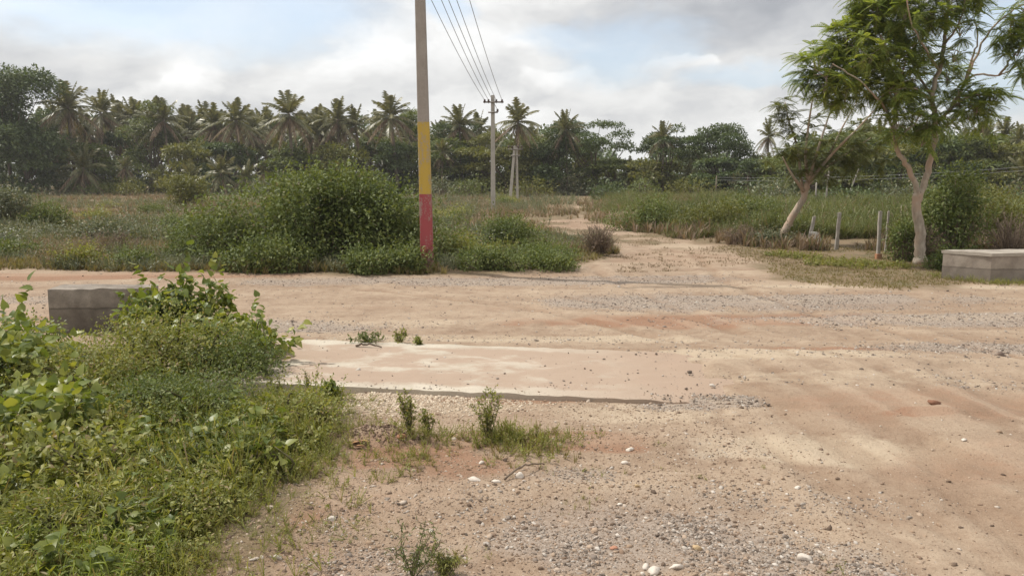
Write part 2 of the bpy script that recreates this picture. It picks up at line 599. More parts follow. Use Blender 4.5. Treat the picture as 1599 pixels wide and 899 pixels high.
def zones(x, y):
    """ground cover masks at points: grass-soil, red soil, grey gravel, pale sand, wheel ruts"""
    wob = (fbm(x * 0.9, y * 0.9, 41) - 0.5)
    wob2 = (fbm(x * 4, y * 4, 43) - 0.5)
    near = poly_sd(x, y, FG_VEG)
    fl = poly_sd(x, y, FAR_LEFT)
    fr = poly_sd(x, y, FAR_RIGHT)
    vg = poly_sd(x, y, VERGE)
    cover = 1 - sstep(-0.5, 0.3, near + wob * 0.7 + wob2 * 0.3)
    cover = np.maximum(cover, 1 - sstep(-0.7, 0.4, fl + wob * 1.1 + wob2 * 0.3))
    cover = np.maximum(cover, 1 - sstep(-1.2, 0.4, fr + wob * 2.2))
    cover = np.maximum(cover, 0.8 * (1 - sstep(-0.7, 0.5, vg + wob * 1.2 + wob2 * 0.4)))
    cover = np.maximum(cover, sstep(60, 80, y))
    cover = np.maximum(cover, sstep(14.5, 22, y) * (.25 + .6 * sstep(.42, .62, fbm(x * .8, y * .8, 47, 4))))
    E = lambda *a, **k: ell(x, y, *a, **k)
    red = np.maximum.reduce([E(1120, 500, 2.2, .45), E(800, 626, .75, .14, 5), E(890, 690, .55, .2), E(720, 690, .3, .2), E(590, 715, .6, .25), E(690, 730, .4, .25) * .7,
                             E(60, 432, 5, .5) * .8, E(1060, 402, 1.8, 2.2) * .45, E(1040, 372, 2.5, 4) * .35, E(1500, 640, 1.6, .5) * .55, E(1440, 655, .3, .1), E(1585, 720, .8, .5) * .5,
                             E(900, 350, 4, 5) * .5, E(900, 845, .5, .3) * .4, E(430, 810, .4, .3) * .7, E(560, 770, .7, .4) * .5, E(960, 700, .25, .12) * .8, E(1290, 905, .4, .2) * .7, E(1290, 548, .9, .12) * .8,
                             E(480, 880, .5, .3) * .5, E(150, 500, 1.6, .4) * .6, E(760, 480, 2.5, .25) * .4])
    gravel = np.maximum.reduce([E(1180, 470, 3.2, .8), E(1470, 500, 2.4, .5), E(1560, 545, 1.2, .3), E(660, 440, 3.4, .5) * .9, E(1080, 637, .55, .2), E(1000, 830, .75, .38) * .9,
                                E(1240, 880, .5, .22) * .8, E(430, 510, 1.4, .4), E(980, 437, 1.8, .6), E(880, 745, .35, .15) * .6, E(620, 880, .5, .2) * .5, E(1120, 700, .4, .2) * .4,
                                E(60, 470, 2, .5) * .6, E(1350, 780, .6, .2) * .35, E(760, 810, .9, .5) * .3, E(1050, 800, .8, .4) * .5])
    pale = np.maximum.reduce([E(620, 632, 1.0, .3), E(1180, 560, 1.5, .35) * .8, E(1300, 700, 1.0, .3) * .7, E(1420, 448, 3, .25) * .8, E(860, 530, 2.5, .3) * .7, E(1000, 650, .9, .3) * .6,
                              E(600, 505, 1.6, .25) * .5, E(1060, 385, .8, 1.2) * .6, E(1320, 600, 1.6, .25) * .5])
    u = x * RUT_DIR[0] + y * RUT_DIR[1]
    v = -x * RUT_DIR[1] + y * RUT_DIR[0]
    br = sstep(-0.2, 1.0, x - 0.9) * (1 - sstep(6.0, 7.2, y))
    rut = fbm(u * 0.35, v * 3.6 + 0.5 * np.sin(u * 0.8), 77, 4) * br + fbm(x * 0.22, y * 2.6 - x * 0.18, 78, 4) * (1 - br)
    rut = .5 + (rut - .5) * np.where(br > .02, .5 + .4 * br, .5)
    rut = sstep(.28, .72, rut)
    tracks = [(1.0, ((560, 452), (820, 478), (1050, 530), (1250, 600), (1430, 700), (1640, 860))), (.8, ((600, 440), (880, 462), (1120, 505), (1340, 570), (1600, 690))),
              (1.0, ((1090, 640), (1210, 700), (1330, 780), (1420, 870), (1480, 960))), (.7, ((900, 400), (960, 440), (1100, 500), (1300, 590), (1600, 780))), (.8, ((1080, 395), (1130, 440), (1300, 500), (1700, 580)))]
    for amp, pts in tracks:
        dl = line_d(x, y, [tuple(G(*p)) for p in pts]) + (fbm(x * 2.5, y * 2.5, 93, 3) - .5) * .12
        rut = rut + amp * .55 * (np.exp(-(dl / .10) ** 2) - .6 * np.exp(-((dl - .24) / .09) ** 2)) * (.4 + 1.1 * fbm(x * 1.1, y * 1.1, 94, 3))
    rut = np.clip(rut, 0, 1.3) * (1 - cover)
    return cover, red, gravel, pale, rut, near, fl, fr, vg


def height(x, y, z=None):
    if z is None:
        z = zones(x, y)
    cover, red, gravel, pale, rut, near, fl, fr, vg = z
    h = (fbm(x * 0.5, y * 0.5, 1, 3) - 0.5) * 0.05
    h = h + (fbm(x * 5, y * 5, 9, 4) - 0.5) * 0.022 + (fbm(x * 22, y * 22, 19, 3) - 0.5) * 0.007 * (1 + 1.2 * gravel)
    h = h - (rut - 0.45) * 0.042 * (1 - cover)
    h = h + cover * 0.06 * fbm(x * 1.6, y * 1.6, 31, 3)
    h = h + 0.11 * np.exp(-(((x - PILE[0]) / 0.23) ** 2 + ((y - PILE[1]) / 0.10) ** 2)) * (0.7 + 0.6 * fbm(x * 14, y * 14, 61, 3))
    # culvert slab: ground sinks beside its left end, drifts over its right end
    s, t = slab_coords(x, y)
    buried = sstep(0.52, 0.78, s + (fbm(x * 2, y * 2, 55) - 0.5) * 0.30)
    inside = sstep(-0.02, 0.02, t) * (1 - sstep(0.96, 1.03, t)) * sstep(-0.03, 0.0, s) * (1 - sstep(1.0, 1.06, s))
    near_side = sstep(-0.55, -0.02, t) * (1 - sstep(-0.02, 0.02, t)) * sstep(-0.15, 0.0, s) * (1 - sstep(1.0, 1.2, s))
    back_side = sstep(0.96, 1.0, t) * (1 - sstep(1.0, 1.6, t)) * sstep(-0.1, 0.0, s) * (1 - sstep(1.0, 1.2, s))
    drift = SLAB_TOP + 0.022 + (fbm(x * 3.5, y * 6, 66, 4) - 0.5) * 0.035
    hin = (SLAB_TOP - 0.09) * (1 - buried) + drift * buried
    h = h * (1 - inside) + (h * 0.3 + hin) * inside
    dip = -0.16 * (1 - sstep(0.13, 0.27, s)) + 0.028 * sstep(0.2, 0.3, s)
    dip = dip * (1 - buried) + (SLAB_TOP + 0.004) * buried
    h = h * (1 - near_side) + (h * 0.35 + dip) * near_side
    bk = (SLAB_TOP - 0.018) * (1 - buried) + (SLAB_TOP + 0.006) * buried
    h = h * (1 - back_side) + (h * 0.3 + bk) * back_side
    far = sstep(30, 60, y)
    return h * (1 - far) + far * ((fbm(x * 0.08, y * 0.08, 4, 3) - 0.5) * 0.35)


def axis(a0, a1, step, lo, hi, g):
    mid = list(np.arange(a0, a1, step))
    up, s, v = [], step, a1
    while v < hi:
        up.append(v); s *= g; v += s
    up.append(hi)
    dn, s, v = [], step, a0
    while v > lo:
        s *= g; v -= s; dn.append(v)
    return np.array(dn[::-1] + mid + up)


def ground_mat():
    m, w = new_mat('ground_soil')
    oc = w.node('ShaderNodeTexCoord').outputs['Object']
    cover, red, grav, pale, rut = [w.attr(a) for a in ('cover', 'red', 'gravel', 'pale', 'rut')]
    n1 = w.noise(oc, 1.3, 6.0, 0.62)
    n2 = w.noise(oc, 7.0, 7.0, 0.68)
    n3 = w.noise(oc, 45.0, 5.0, 0.7)
    n4 = w.noise(oc, 130.0, 3.0, 0.6)
    col = w.ramp(w.math('ADD', w.math('MULTIPLY', n1, 0.5), w.math('MULTIPLY', n2, 0.5)),
                 [(0.34, (0.245, 0.168, 0.115)), (0.5, (0.352, 0.260, 0.186)), (0.66, (0.44, 0.342, 0.250))])
    k = lambda a, lo, hi, amt: w.math('MULTIPLY', w.remap(w.math('ADD', a, w.math('MULTIPLY', w.math('SUBTRACT', n2, 0.5), 0.9)), lo, hi), amt)
    col = w.mix(k(pale, 0.25, 0.8, 0.85), col, w.mix(n3, (0.44, 0.345, 0.245), (0.56, 0.465, 0.35)))
    col = w.mix(k(red, 0.3, 0.85, 0.8), col, w.mix(n3, (0.22, 0.110, 0.065), (0.36, 0.205, 0.130)))
    col = w.mix(k(grav, 0.25, 0.85, 0.8), col, w.mix(w.remap(n3, 0.35, 0.65), (0.21, 0.165, 0.13), (0.46, 0.39, 0.33)))
    col = w.mix(w.math('MULTIPLY', w.remap(rut, 0.50, 0.95), 0.36), col, (0.26, 0.165, 0.105))
    col = w.mix(w.math('MULTIPLY', w.remap(rut, 0.42, 0.12), 0.30), col, (0.48, 0.375, 0.275))
    soil = w.ramp(w.math('ADD', w.math('MULTIPLY', n1, 0.45), w.math('MULTIPLY', n2, 0.55)),
                  [(0.36, (0.12, 0.115, 0.055)), (0.5, (0.21, 0.155, 0.095)), (0.64, (0.27, 0.19, 0.125))])
    col = w.mix(w.remap(w.math('ADD', cover, w.math('MULTIPLY', w.math('SUBTRACT', n2, 0.5), 0.8)), 0.25, 0.75), col, soil)
    col = w.mix(w.remap(n3, 0.50, 0.66, 0, 0.60), col, w.mix(0.5, col, (0.16, 0.10, 0.06)))
    col = w.mix(w.remap(n4, 0.60, 0.72, 0, 0.45), col, (0.60, 0.50, 0.40))
    h = w.math('ADD', w.math('MULTIPLY', n2, 1.2), w.math('ADD', w.math('MULTIPLY', n3, 0.6), w.math('MULTIPLY', n4, 0.25)))
    principled(w, col, 0.93, 0.15, bump(w, h, 0.8, 0.022))
    return m


def build_ground():
    xs = axis(-4.6, 6.4, 0.034, -700, 700, 1.05)
    ys = axis(2.2, 9.0, 0.034, -60, 900, 1.022)
    X, Y = np.meshgrid(xs, ys)
    x, y = X.ravel(), Y.ravel()
    z = zones(x, y)
    h = height(x, y, z)
    V = np.stack([x, y, h], 1)
    nx, ny = len(xs), len(ys)
    idx = np.arange(nx * ny).reshape(ny, nx)
    Q = np.stack([idx[:-1, :-1], idx[:-1, 1:], idx[1:, 1:], idx[1:, :-1]], -1).reshape(-1, 4)
    me = bpy.data.meshes.new('ground')
    me.vertices.add(len(V)); me.vertices.foreach_set('co', V.astype(np.float32).ravel())
    me.loops.add(len(Q) * 4); me.loops.foreach_set('vertex_index', Q.astype(np.int32).ravel())
    me.polygons.add(len(Q)); me.polygons.foreach_set('loop_start', (np.arange(len(Q)) * 4).astype(np.int32))
    me.update(calc_edges=True)
    me.polygons.foreach_set('use_smooth', np.ones(len(Q), bool))
    for nme, arr in zip(('cover', 'red', 'gravel', 'pale', 'rut'), z[:5]):
        a = me.attributes.new(nme, 'FLOAT', 'POINT')
        a.data.foreach_set('value', np.broadcast_to(arr, x.shape).astype(np.float32))
    me.materials.append(ground_mat())
    o = bpy.data.objects.new('ground', me)
    COL.objects.link(o)
    tag(o, 'bare sandy dirt road junction with brown field soil around it', kind='structure')
    print('ground verts', len(V))


build_ground()


def hz(x, y):
    x = np.atleast_1d(np.asarray(x, float)); y = np.atleast_1d(np.asarray(y, float))
    return height(x, y)


def gz(x, y):
    return float(hz(x, y)[0])


# ------------------------------------------------------------------ concrete
def box_mb(mb, corners, z0, z1, seg=6, zseg=4, jit=0.006, top_jit=0.0):
    """prism over a quad footprint (counter-clockwise), with subdivided and slightly uneven faces"""
    c = [np.array(p, float) for p in corners]

    def grid(f, a, b):
        U, W = np.meshgrid(np.linspace(0, 1, a + 1), np.linspace(0, 1, b + 1))
        Vv = np.array([f(u, v) for u, v in zip(U.ravel(), W.ravel())])
        ii = np.arange((a + 1) * (b + 1)).reshape(b + 1, a + 1)
        Q = np.stack([ii[:-1, :-1], ii[:-1, 1:], ii[1:, 1:], ii[1:, :-1]], -1).reshape(-1, 4)
        return Vv, Q

    def jitter(Vv):
        j = np.stack([vnoise(Vv[:, 0] * 9 + k * 31, Vv[:, 1] * 9 + Vv[:, 2] * 7.3, 5 + k) for k in range(3)], 1) - 0.5
        Vv = Vv + j * 2 * jit
        if top_jit:
            m = Vv[:, 2] > z1 - 0.03
            Vv[m, 2] += (vnoise(Vv[m, 0] * 7, Vv[m, 1] * 7, 12) - 0.6) * top_jit
        return Vv
    for i in range(4):
        a, b = c[i], c[(i + 1) % 4]
        Vv, Q = grid(lambda u, v: np.array([*(a + (b - a) * u), z0 + (z1 - z0) * v]), seg, zseg)
        mb.add(jitter(Vv), Q)
    Vv, Q = grid(lambda u, v: np.array([*((c[0] * (1 - u) + c[1] * u) * (1 - v) + (c[3] * (1 - u) + c[2] * u) * v), z1]), seg, seg)
    mb.add(jitter(Vv), Q)


def build_slab():
    mat = concrete_mat('concrete_slab', (0.44, 0.385, 0.305), (0.56, 0.50, 0.41), (0.36, 0.258, 0.190), (0.36, 0.52), 2.2, slab=True)
    mb = MB()
    A, D = SLAB_A, SLAB_D
    B = A + (SLAB_B - A) * .86          # the far end dips and is buried under the drifted sand
    box_mb(mb, [A, B, B + D, A + D], -0.16, SLAB_TOP, seg=70, zseg=4, jit=0.010)
    for V in mb.V:
        s_, t_ = slab_coords(V[:, 0], V[:, 1])
        V[:, 2] -= np.maximum(0, s_ - .58) ** 1.2 * .22
    o = mb.build('culvert_slab', mat)
    tag(o, 'pale cream concrete culvert slab crossing the dirt, its right end under sand', 'slab')


build_slab()


def build_blocks():
    mat = concrete_mat('concrete_old', (0.17, 0.145, 0.12), (0.36, 0.31, 0.26), (0.12, 0.095, 0.075), (0.46, 0.62), 4.5, course=0.30)
    t = thing('culvert_parapet', 'weathered grey concrete block standing behind the front left greenery', 'parapet', (-4.65, 8.9, 0))
    inv = np.array([-4.65, 8.9])
    mb = MB()
    q = lambda pts: [np.array(p) - inv for p in pts]
    box_mb(mb, q([(-5.24, 8.72), (-4.13, 8.80), (-4.17, 9.12), (-5.26, 9.04)]), -0.3, 0.515, 26, 14, 0.009, 0.018)
    mb.build('wall_block', mat, t)
    mb = MB()
    box_mb(mb, q([(-4.125, 8.78), (-3.86, 8.84), (-3.9, 9.16), (-4.165, 9.10)]), -0.3, 0.34, 8, 8, 0.03, 0.06)
    mb.build('broken_end', mat, t)
    mat2 = concrete_mat('concrete_parapet', (0.24, 0.20, 0.165), (0.40, 0.345, 0.285), (0.17, 0.135, 0.11), (0.50, 0.66), 3.5, course=0.24)
    mat3 = concrete_mat('concrete_coping', (0.33, 0.29, 0.24), (0.46, 0.41, 0.35), (0.22, 0.18, 0.15), (.55, .7), sc=4.0)
    c0 = np.array([8.05, 13.05])
    t = thing('culvert_parapet', 'long pale concrete parapet with coping on the grass at the right edge', 'parapet', (*c0, 0))
    fp = [np.array([0, 0]), np.array([3.2, 0.35]), np.array([2.7, 1.0]), np.array([-0.52, 0.55])]
    mb = MB(); box_mb(mb, fp, -0.25, 0.445, 18, 8, 0.008)
    mb.build('wall_block', mat2, t)
    fp2 = [p + d for p, d in zip(fp, ((-.015, -.015), (.01, -.015), (.01, .015), (-.02, .015)))]
    mb = MB(); box_mb(mb, fp2, 0.4475, 0.505, 18, 1, 0.005, 0.012)
    mb.build('coping', mat3, t)


build_blocks()


# ------------------------------------------------------------------ power poles and wires
def taper_box(mb, x0, y0, x1, y1, z0, z1, w0, w1, d0, d1, n=14, bev=0.12):
    """tapered rectangular pole between two base/top centres, with chamfered edges"""
    ring = []
    for i in range(n + 1):
        f = i / n
        w = (w0 + (w1 - w0) * f) / 2; d = (d0 + (d1 - d0) * f) / 2; b = bev * min(w, d)
        cx, cy, z = x0 + (x1 - x0) * f, y0 + (y1 - y0) * f, z0 + (z1 - z0) * f
        for sx, sy in ((w, -d + b), (w, d - b), (w - b, d), (-w + b, d), (-w, d - b), (-w, -d + b), (-w + b, -d), (w - b, -d)):
            ring.append((cx + sx, cy + sy, z))
    Fq = []
    for i in range(n):
        for j in range(8):
            Fq.append((i * 8 + j, i * 8 + (j + 1) % 8, (i + 1) * 8 + (j + 1) % 8, (i + 1) * 8 + j))
    mb.add(np.array(ring), np.array(Fq))
    mb.add(np.array(ring[-8:] + [(x1, y1, z1 + 0.01)]), np.array([(j, (j + 1) % 8, 8) for j in range(8)]))


POLE_CON = concrete_mat('pole_concrete', (0.27, 0.24, 0.21), (0.37, 0.335, 0.30), (0.20, 0.17, 0.15), (0.58, 0.75), 3.0)
POLE_FAR = concrete_mat('pole_concrete_far', (0.36, 0.33, 0.29), (0.46, 0.43, 0.38), None, sc=2.0)
STEEL, _w = new_mat('galvanised_steel')
_n = _w.noise(_w.node('ShaderNodeTexCoord').outputs['Object'], 20, 4)
principled(_w, _w.ramp(_n, [(0.3, (0.16, 0.13, 0.11)), (0.7, (0.30, 0.28, 0.26))]), 0.55, 0.4)
PORCELAIN, _w = new_mat('insulator_porcelain')
_n = _w.noise(_w.node('ShaderNodeTexCoord').outputs['Object'], 30, 3)
principled(_w, _w.ramp(_n, [(0.3, (0.05, 0.03, 0.025)), (0.7, (0.10, 0.06, 0.05))]), 0.25, 0.5)
WIRE_MAT, _w = new_mat('wire_aluminium')
_n = _w.noise(_w.node('ShaderNodeTexCoord').outputs['Object'], 8, 3)
principled(_w, _w.ramp(_n, [(0.3, (0.22, 0.22, 0.22)), (0.7, (0.32, 0.32, 0.31))]), 0.5, 0.4)


def bar(mb, a, b, w):
    a, b = np.array(a, float), np.array(b, float)
    mb.add(*tube([a, b], [w, w], 4))


def insulator(mb, x, y, z, s=1.0):
    prof = [(0.012, 0), (0.012, 0.05), (0.05, 0.06), (0.055, 0.08), (0.03, 0.10), (0.045, 0.115), (0.045, 0.13), (0.02, 0.16)]
    pts = [(x, y, z + h * s) for r, h in prof]
    mb.add(*tube(np.array(pts), [r * s for r, h in prof], 8))


NP = np.array([-1.56, 14.35])
def build_near_pole():
    t = thing('power_pole', 'tall near concrete pole painted yellow over red, beside the big bush', 'power pole', (NP[0], NP[1], 0))
    lean = -0.012
    zr, zy, zt = 1.42, 3.02, 8.4      # top of red, top of yellow, top of pole
    zr = P(668, 303, NP[1])[2]; zy = P(664, 191, NP[1])[2]
    w = lambda z: 0.225 - z * 0.0105
    d = lambda z: 0.20 - z * 0.006
    def seg(name, z0, z1, mat, grow):
        mb = MB()
        taper_box(mb, lean * z0, 0, lean * z1, 0, z0, z1, w(z0) + grow, w(z1) + grow, d(z0) + grow, d(z1) + grow)
        mb.build(name, mat, t)
    seg('bare_shaft', zy, zt, POLE_CON, 0)
    seg('yellow_band', zr, zy, paint_mat('paint_yellow', (0.47, 0.325, 0.060), (0.33, 0.28, 0.21)), 0.004)
    seg('red_band', -0.4, zr, paint_mat('paint_red', (0.33, 0.068, 0.075), (0.30, 0.22, 0.19)), 0.004)
    mb = MB()
    zc = NEAR_WIRE_Z - 0.02
    bar(mb, (-1.55, -0.12, zc - 0.05), (0.25, -0.12, zc - 0.05), 0.04)
    bar(mb, (-1.1, -0.12, zc - 0.07), (0, -0.1, zc - 0.8), 0.02)
    mb.build('crossarm', STEEL, t)
    for X in NEAR_X:
        mb = MB(); insulator(mb, X - NP[0], -0.12, zc - 0.02, 0.9)
        mb.build('insulator', PORCELAIN, t)


FAR_Y = 41.5
far_top = P(769.5, 149, FAR_Y)
FARX = far_top[0]
# wires: far end at the far pole's arms, near end at the crossarm of the near pole
arm_z = P(769, 160, FAR_Y)[2]
far_px = [757, 764, 774, 783]
wire_far = [np.array([P(x, 158, FAR_Y)[0], FAR_Y - 0.08, arm_z + 0.10]) for x in (757, 763, 775, 784)]
wire_far.append(np.array([P(777, 172, FAR_Y)[0], FAR_Y - 0.08, P(777, 172, FAR_Y)[2]]))
frame_px = [673, 689, 713, 733, 701]     # where each wire leaves the top of the photograph
NEAR_WIRE_Z = 7.6


def wire_pts(a, b, sag, n=40):
    t = np.linspace(0, 1, n)
    p = a[None] * (1 - t[:, None]) + b[None] * t[:, None]
    p[:, 2] -= sag * 4 * t * (1 - t)
    return p


wires, NEAR_X = [], []
for a, fx in zip(wire_far, frame_px):
    best = None
    for X in np.linspace(-4.0, 0.5, 181):
        b = np.array([X, NP[1] - 0.12, NEAR_WIRE_Z])
        p = wire_pts(a, b, 0.30, 200)
        rel = p - np.array([0, 0, CAM_Z])
        dep = rel[:, 1] * math.cos(PITCH) - rel[:, 2] * math.sin(PITCH)
        upc = rel[:, 1] * math.sin(PITCH) + rel[:, 2] * math.cos(PITCH)
        row = 449.5 - F * upc / dep
        colp = 799.5 + F * rel[:, 0] / dep
        i = np.argmin(abs(row))
        e = abs(colp[i] - fx)
        if best is None or e < best[0]:
            best = (e, X, b)
    NEAR_X.append(best[1])
    wires.append((a, best[2]))
build_near_pole()
wire_lab = ['leftmost of the five overhead wires between the two power poles', 'second from left overhead wire running to the thin far pole',
            'fourth from left overhead wire running to the thin far pole', 'rightmost of the five overhead wires between the two power poles',
            'middle overhead wire running to the lower arm of the thin far pole']
for (a, b), lb in zip(wires, wire_lab):
    mb = MB().add(*tube(wire_pts(a, b, 0.30), np.linspace(0.0125, 0.009, 40), 5))
    tag(mb.build('overhead_wire', WIRE_MAT), lb, 'wire', 'overhead wires')


def build_far_pole():
    t = thing('power_pole', 'thin grey pole with two crossarms standing before the far trees', 'power pole', (FARX, FAR_Y, 0))
    mb = MB(); taper_box(mb, 0, 0, 0, 0, -0.3, far_top[2], 0.25, 0.19, 0.22, 0.15)
    mb.build('shaft', POLE_FAR, t)
    mb = MB()
    bar(mb, (wire_far[0][0] - FARX - 0.08, -0.13, arm_z), (wire_far[3][0] - FARX + 0.08, -0.13, arm_z), 0.042)
    mb.build('crossarm', STEEL, t)
    z2 = P(770, 176, FAR_Y)[2]
    mb = MB()
    bar(mb, (-0.24, -0.13, z2), (0.26, -0.13, z2), 0.038)
    mb.build('crossarm', STEEL, t)
    for i, a in enumerate(wire_far):
        mb = MB(); insulator(mb, a[0] - FARX, -0.13, a[2] - 0.17, 1.35)
        mb.build('insulator', PORCELAIN, t)


build_far_pole()


def build_double_pole():
    Y = 58.0
    b1, b2 = P(797, 318, Y), P(806, 318, Y)
    tp = P(804, 228, Y)
    t = thing('twin_power_pole', 'pair of thin leaning grey poles meeting at a small top bracket', 'power pole', (tp[0], Y, 0))
    mb = MB(); taper_box(mb, b1[0] - tp[0] - 0.05, 0, -0.02, 0, -0.3, tp[2], 0.24, 0.17, 0.2, 0.15); mb.build('shaft', POLE_FAR, t)
    mb = MB(); taper_box(mb, b2[0] - tp[0] + 0.1, 0.3, 0.14, 0.2, -0.3, tp[2] - 0.1, 0.2, 0.15, 0.2, 0.14); mb.build('strut_pole', POLE_FAR, t)
    mb = MB()
    bar(mb, (-0.5, -0.12, tp[2] - 0.25), (0.55, -0.12, tp[2] - 0.25), 0.045)
    bar(mb, (-0.3, -0.12, tp[2] - 0.7), (0.4, -0.12, tp[2] - 0.7), 0.04)
    mb.build('crossarm', STEEL, t)
    for X in (-0.45, -0.2, 0.25, 0.5):
        mb = MB(); insulator(mb, X, -0.12, tp[2] - 0.22, 1.5); mb.build('insulator', PORCELAIN, t)


build_double_pole()

# low cables crossing the right side in front of the far trees
for i, (pa, pb, ya, yb, lb) in enumerate((((1120, 277), (1700, 252), 62, 44, 'upper of two thin cables crossing behind the right hand trees'),
                                          ((1120, 281), (1700, 258), 61, 44, 'lower of two thin cables crossing behind the right hand trees'))):
    a, b = P(*pa, ya), P(*pb, yb)
    mb = MB().add(*tube(wire_pts(a, b, 0.35), [0.009] * 40, 4))
    tag(mb.build('low_cable', WIRE_MAT), lb, 'wire', 'low cables')
for px, py0, py1, Y, lean, lb in ((1295, 262, 312, 47, .12, 'straight thin pale pole among the scrub behind the leaning tree'),
                                  (1341, 264, 312, 55, .8, 'slanting pale pole among the far scrub, right of the straight one'),
                                  (1275, 285, 312, 52, 0.0, 'short pale stake in the scrub left of the straight thin pole'),
                                  (1702, 250, 300, 44, 0, 'thin pale pole past the right edge carrying the low cables'),
                                  (1119, 274, 300, 62, 0, 'thin dark pole at the left end of the low cables')):
    top = P(px, py0, Y)
    mb = MB(); mb.add(*tube([(-lean, 0, -0.2), (-lean * .5, 0, top[2] * .5), (0, 0, top[2])], [0.06, 0.055, 0.045], 7))
    o = mb.build('cable_pole', BARK_PALM if px == 1119 else POLE_CON)
    o.location = (top[0], Y, 0)
    tag(o, lb, 'pole', 'thin poles in the far scrub')

# ------------------------------------------------------------------ leaf templates (tip along +Y, upper face +Z)
T_LEAF = ([(0, 0, 0), (-.24, .42, .07), (0, 1, -.06), (.24, .42, .07)], [(0, 3, 2), (0, 2, 1)])
T_OVAL = ([(0, 0, 0), (-.30, .30, .08), (-.24, .68, .05), (0, 1, -.10), (.24, .68, .05), (.30, .30, .08), (0, .5, 0)],
          [(0, 6, 1), (1, 6, 2), (2, 6, 3), (3, 6, 4), (4, 6, 5), (5, 6, 0)])
T_HEART = ([(0, 0, 0), (-.26, -.10, .03), (-.46, .14, .09), (-.42, .42, .08), (-.20, .76, -.02), (0, 1.05, -.16),
            (.20, .76, -.02), (.42, .42, .08), (.46, .14, .09), (.26, -.10, .03), (0, .45, 0)],
           [(i, (i % 9) + 1 if i < 9 else 0, 10) if i else (0, 1, 10) for i in range(10)])
T_NARROW = ([(0, 0, 0), (-.09, .4, .03), (0, 1, -.12), (.09, .4, .03)], [(0, 3, 2), (0, 2, 1)])


def rand_dirs(n):
    return norm(rng.normal(size=(n, 3)))


def leaf_cloud(mb, templ, centers, outward, size, flat=0.55, droop=0.25, up=0.9):
    n = len(centers)
    d = norm(outward * (1 - flat * .5) + rand_dirs(n) * 0.8 + np.array([0, 0, -droop]))
    nn = norm(np.array([0, 0, up]) + rand_dirs(n) * 0.65 + outward * 0.35)
    mb.add(*scatter(templ[0], templ[1], centers, frames(d, nn), size))


def feather_template(pairs=9, length=1.0, leaflet=0.30, width=0.075, droop=0.22, vee=0.35):
    """a pinnate leaf: midrib with pairs of narrow leaflets"""
    V, T = [], []

    def rib(t):
        return np.array([0, t * length, -droop * t * t * length])
    for i in range(pairs):
        t = 0.12 + 0.88 * i / (pairs - 1)
        b = rib(t)
        ll = leaflet * math.sin(math.pi * (0.18 + 0.72 * t)) ** 0.7
        for s in (-1, 1):
            d = np.array([s * 0.85, 0.5, -vee]); d /= np.linalg.norm(d)
            side = np.array([0.35 * -s, 1, 0]); side /= np.linalg.norm(side)
            n = len(V)
            V += [b, b + d * ll * .5 + side * width, b + d * ll, b + d * ll * .5 - side * width]
            T += [(n, n + 1, n + 2), (n, n + 2, n + 3)]
    n = len(V)
    a, c = rib(0), rib(1)
    m = rib(.5)
    V += [a + [.012, 0, 0], a - [.012, 0, 0], m + [.010, 0, 0], m - [.010, 0, 0], c]
    T += [(n, n + 1, n + 2), (n + 1, n + 3, n + 2), (n + 2, n + 3, n + 4)]
    return np.array(V), np.array(T)


FEATHERS = [feather_template(12, 1, .24, .042, .30, .12), feather_template(11, 1, .26, .046, .48, .25), feather_template(12, 1, .22, .042, .18, .05)]


def grass_template(blades, h=1.0, spread=0.5, w=0.03, seed=0):
    r = np.random.default_rng(seed)
    V, T = [], []
    for i in range(blades):
        a = r.uniform(0, 2 * math.pi); l = r.uniform(0.45, 1.0) * h
        lean = r.uniform(0.1, 1.0) * spread
        base = np.array([math.cos(a), math.sin(a), 0]) * r.uniform(0, .10) * h
        dr = np.array([math.cos(a + r.normal(0, .4)), math.sin(a + r.normal(0, .4)), 0])
        side = np.array([-dr[1], dr[0], 0]) * w * r.uniform(.6, 1.2)
        p1 = base + dr * lean * l * .35 + np.array([0, 0, l * .55])
        p2 = base + dr * lean * l * 1.0 + np.array([0, 0, l * r.uniform(.7, .98)])
        n = len(V)
        V += [base - side, base + side, p1 - side * .8, p1 + side * .8, p2]
        T += [(n, n + 1, n + 3), (n, n + 3, n + 2), (n + 2, n + 3, n + 4)]
    return np.array(V), np.array(T)


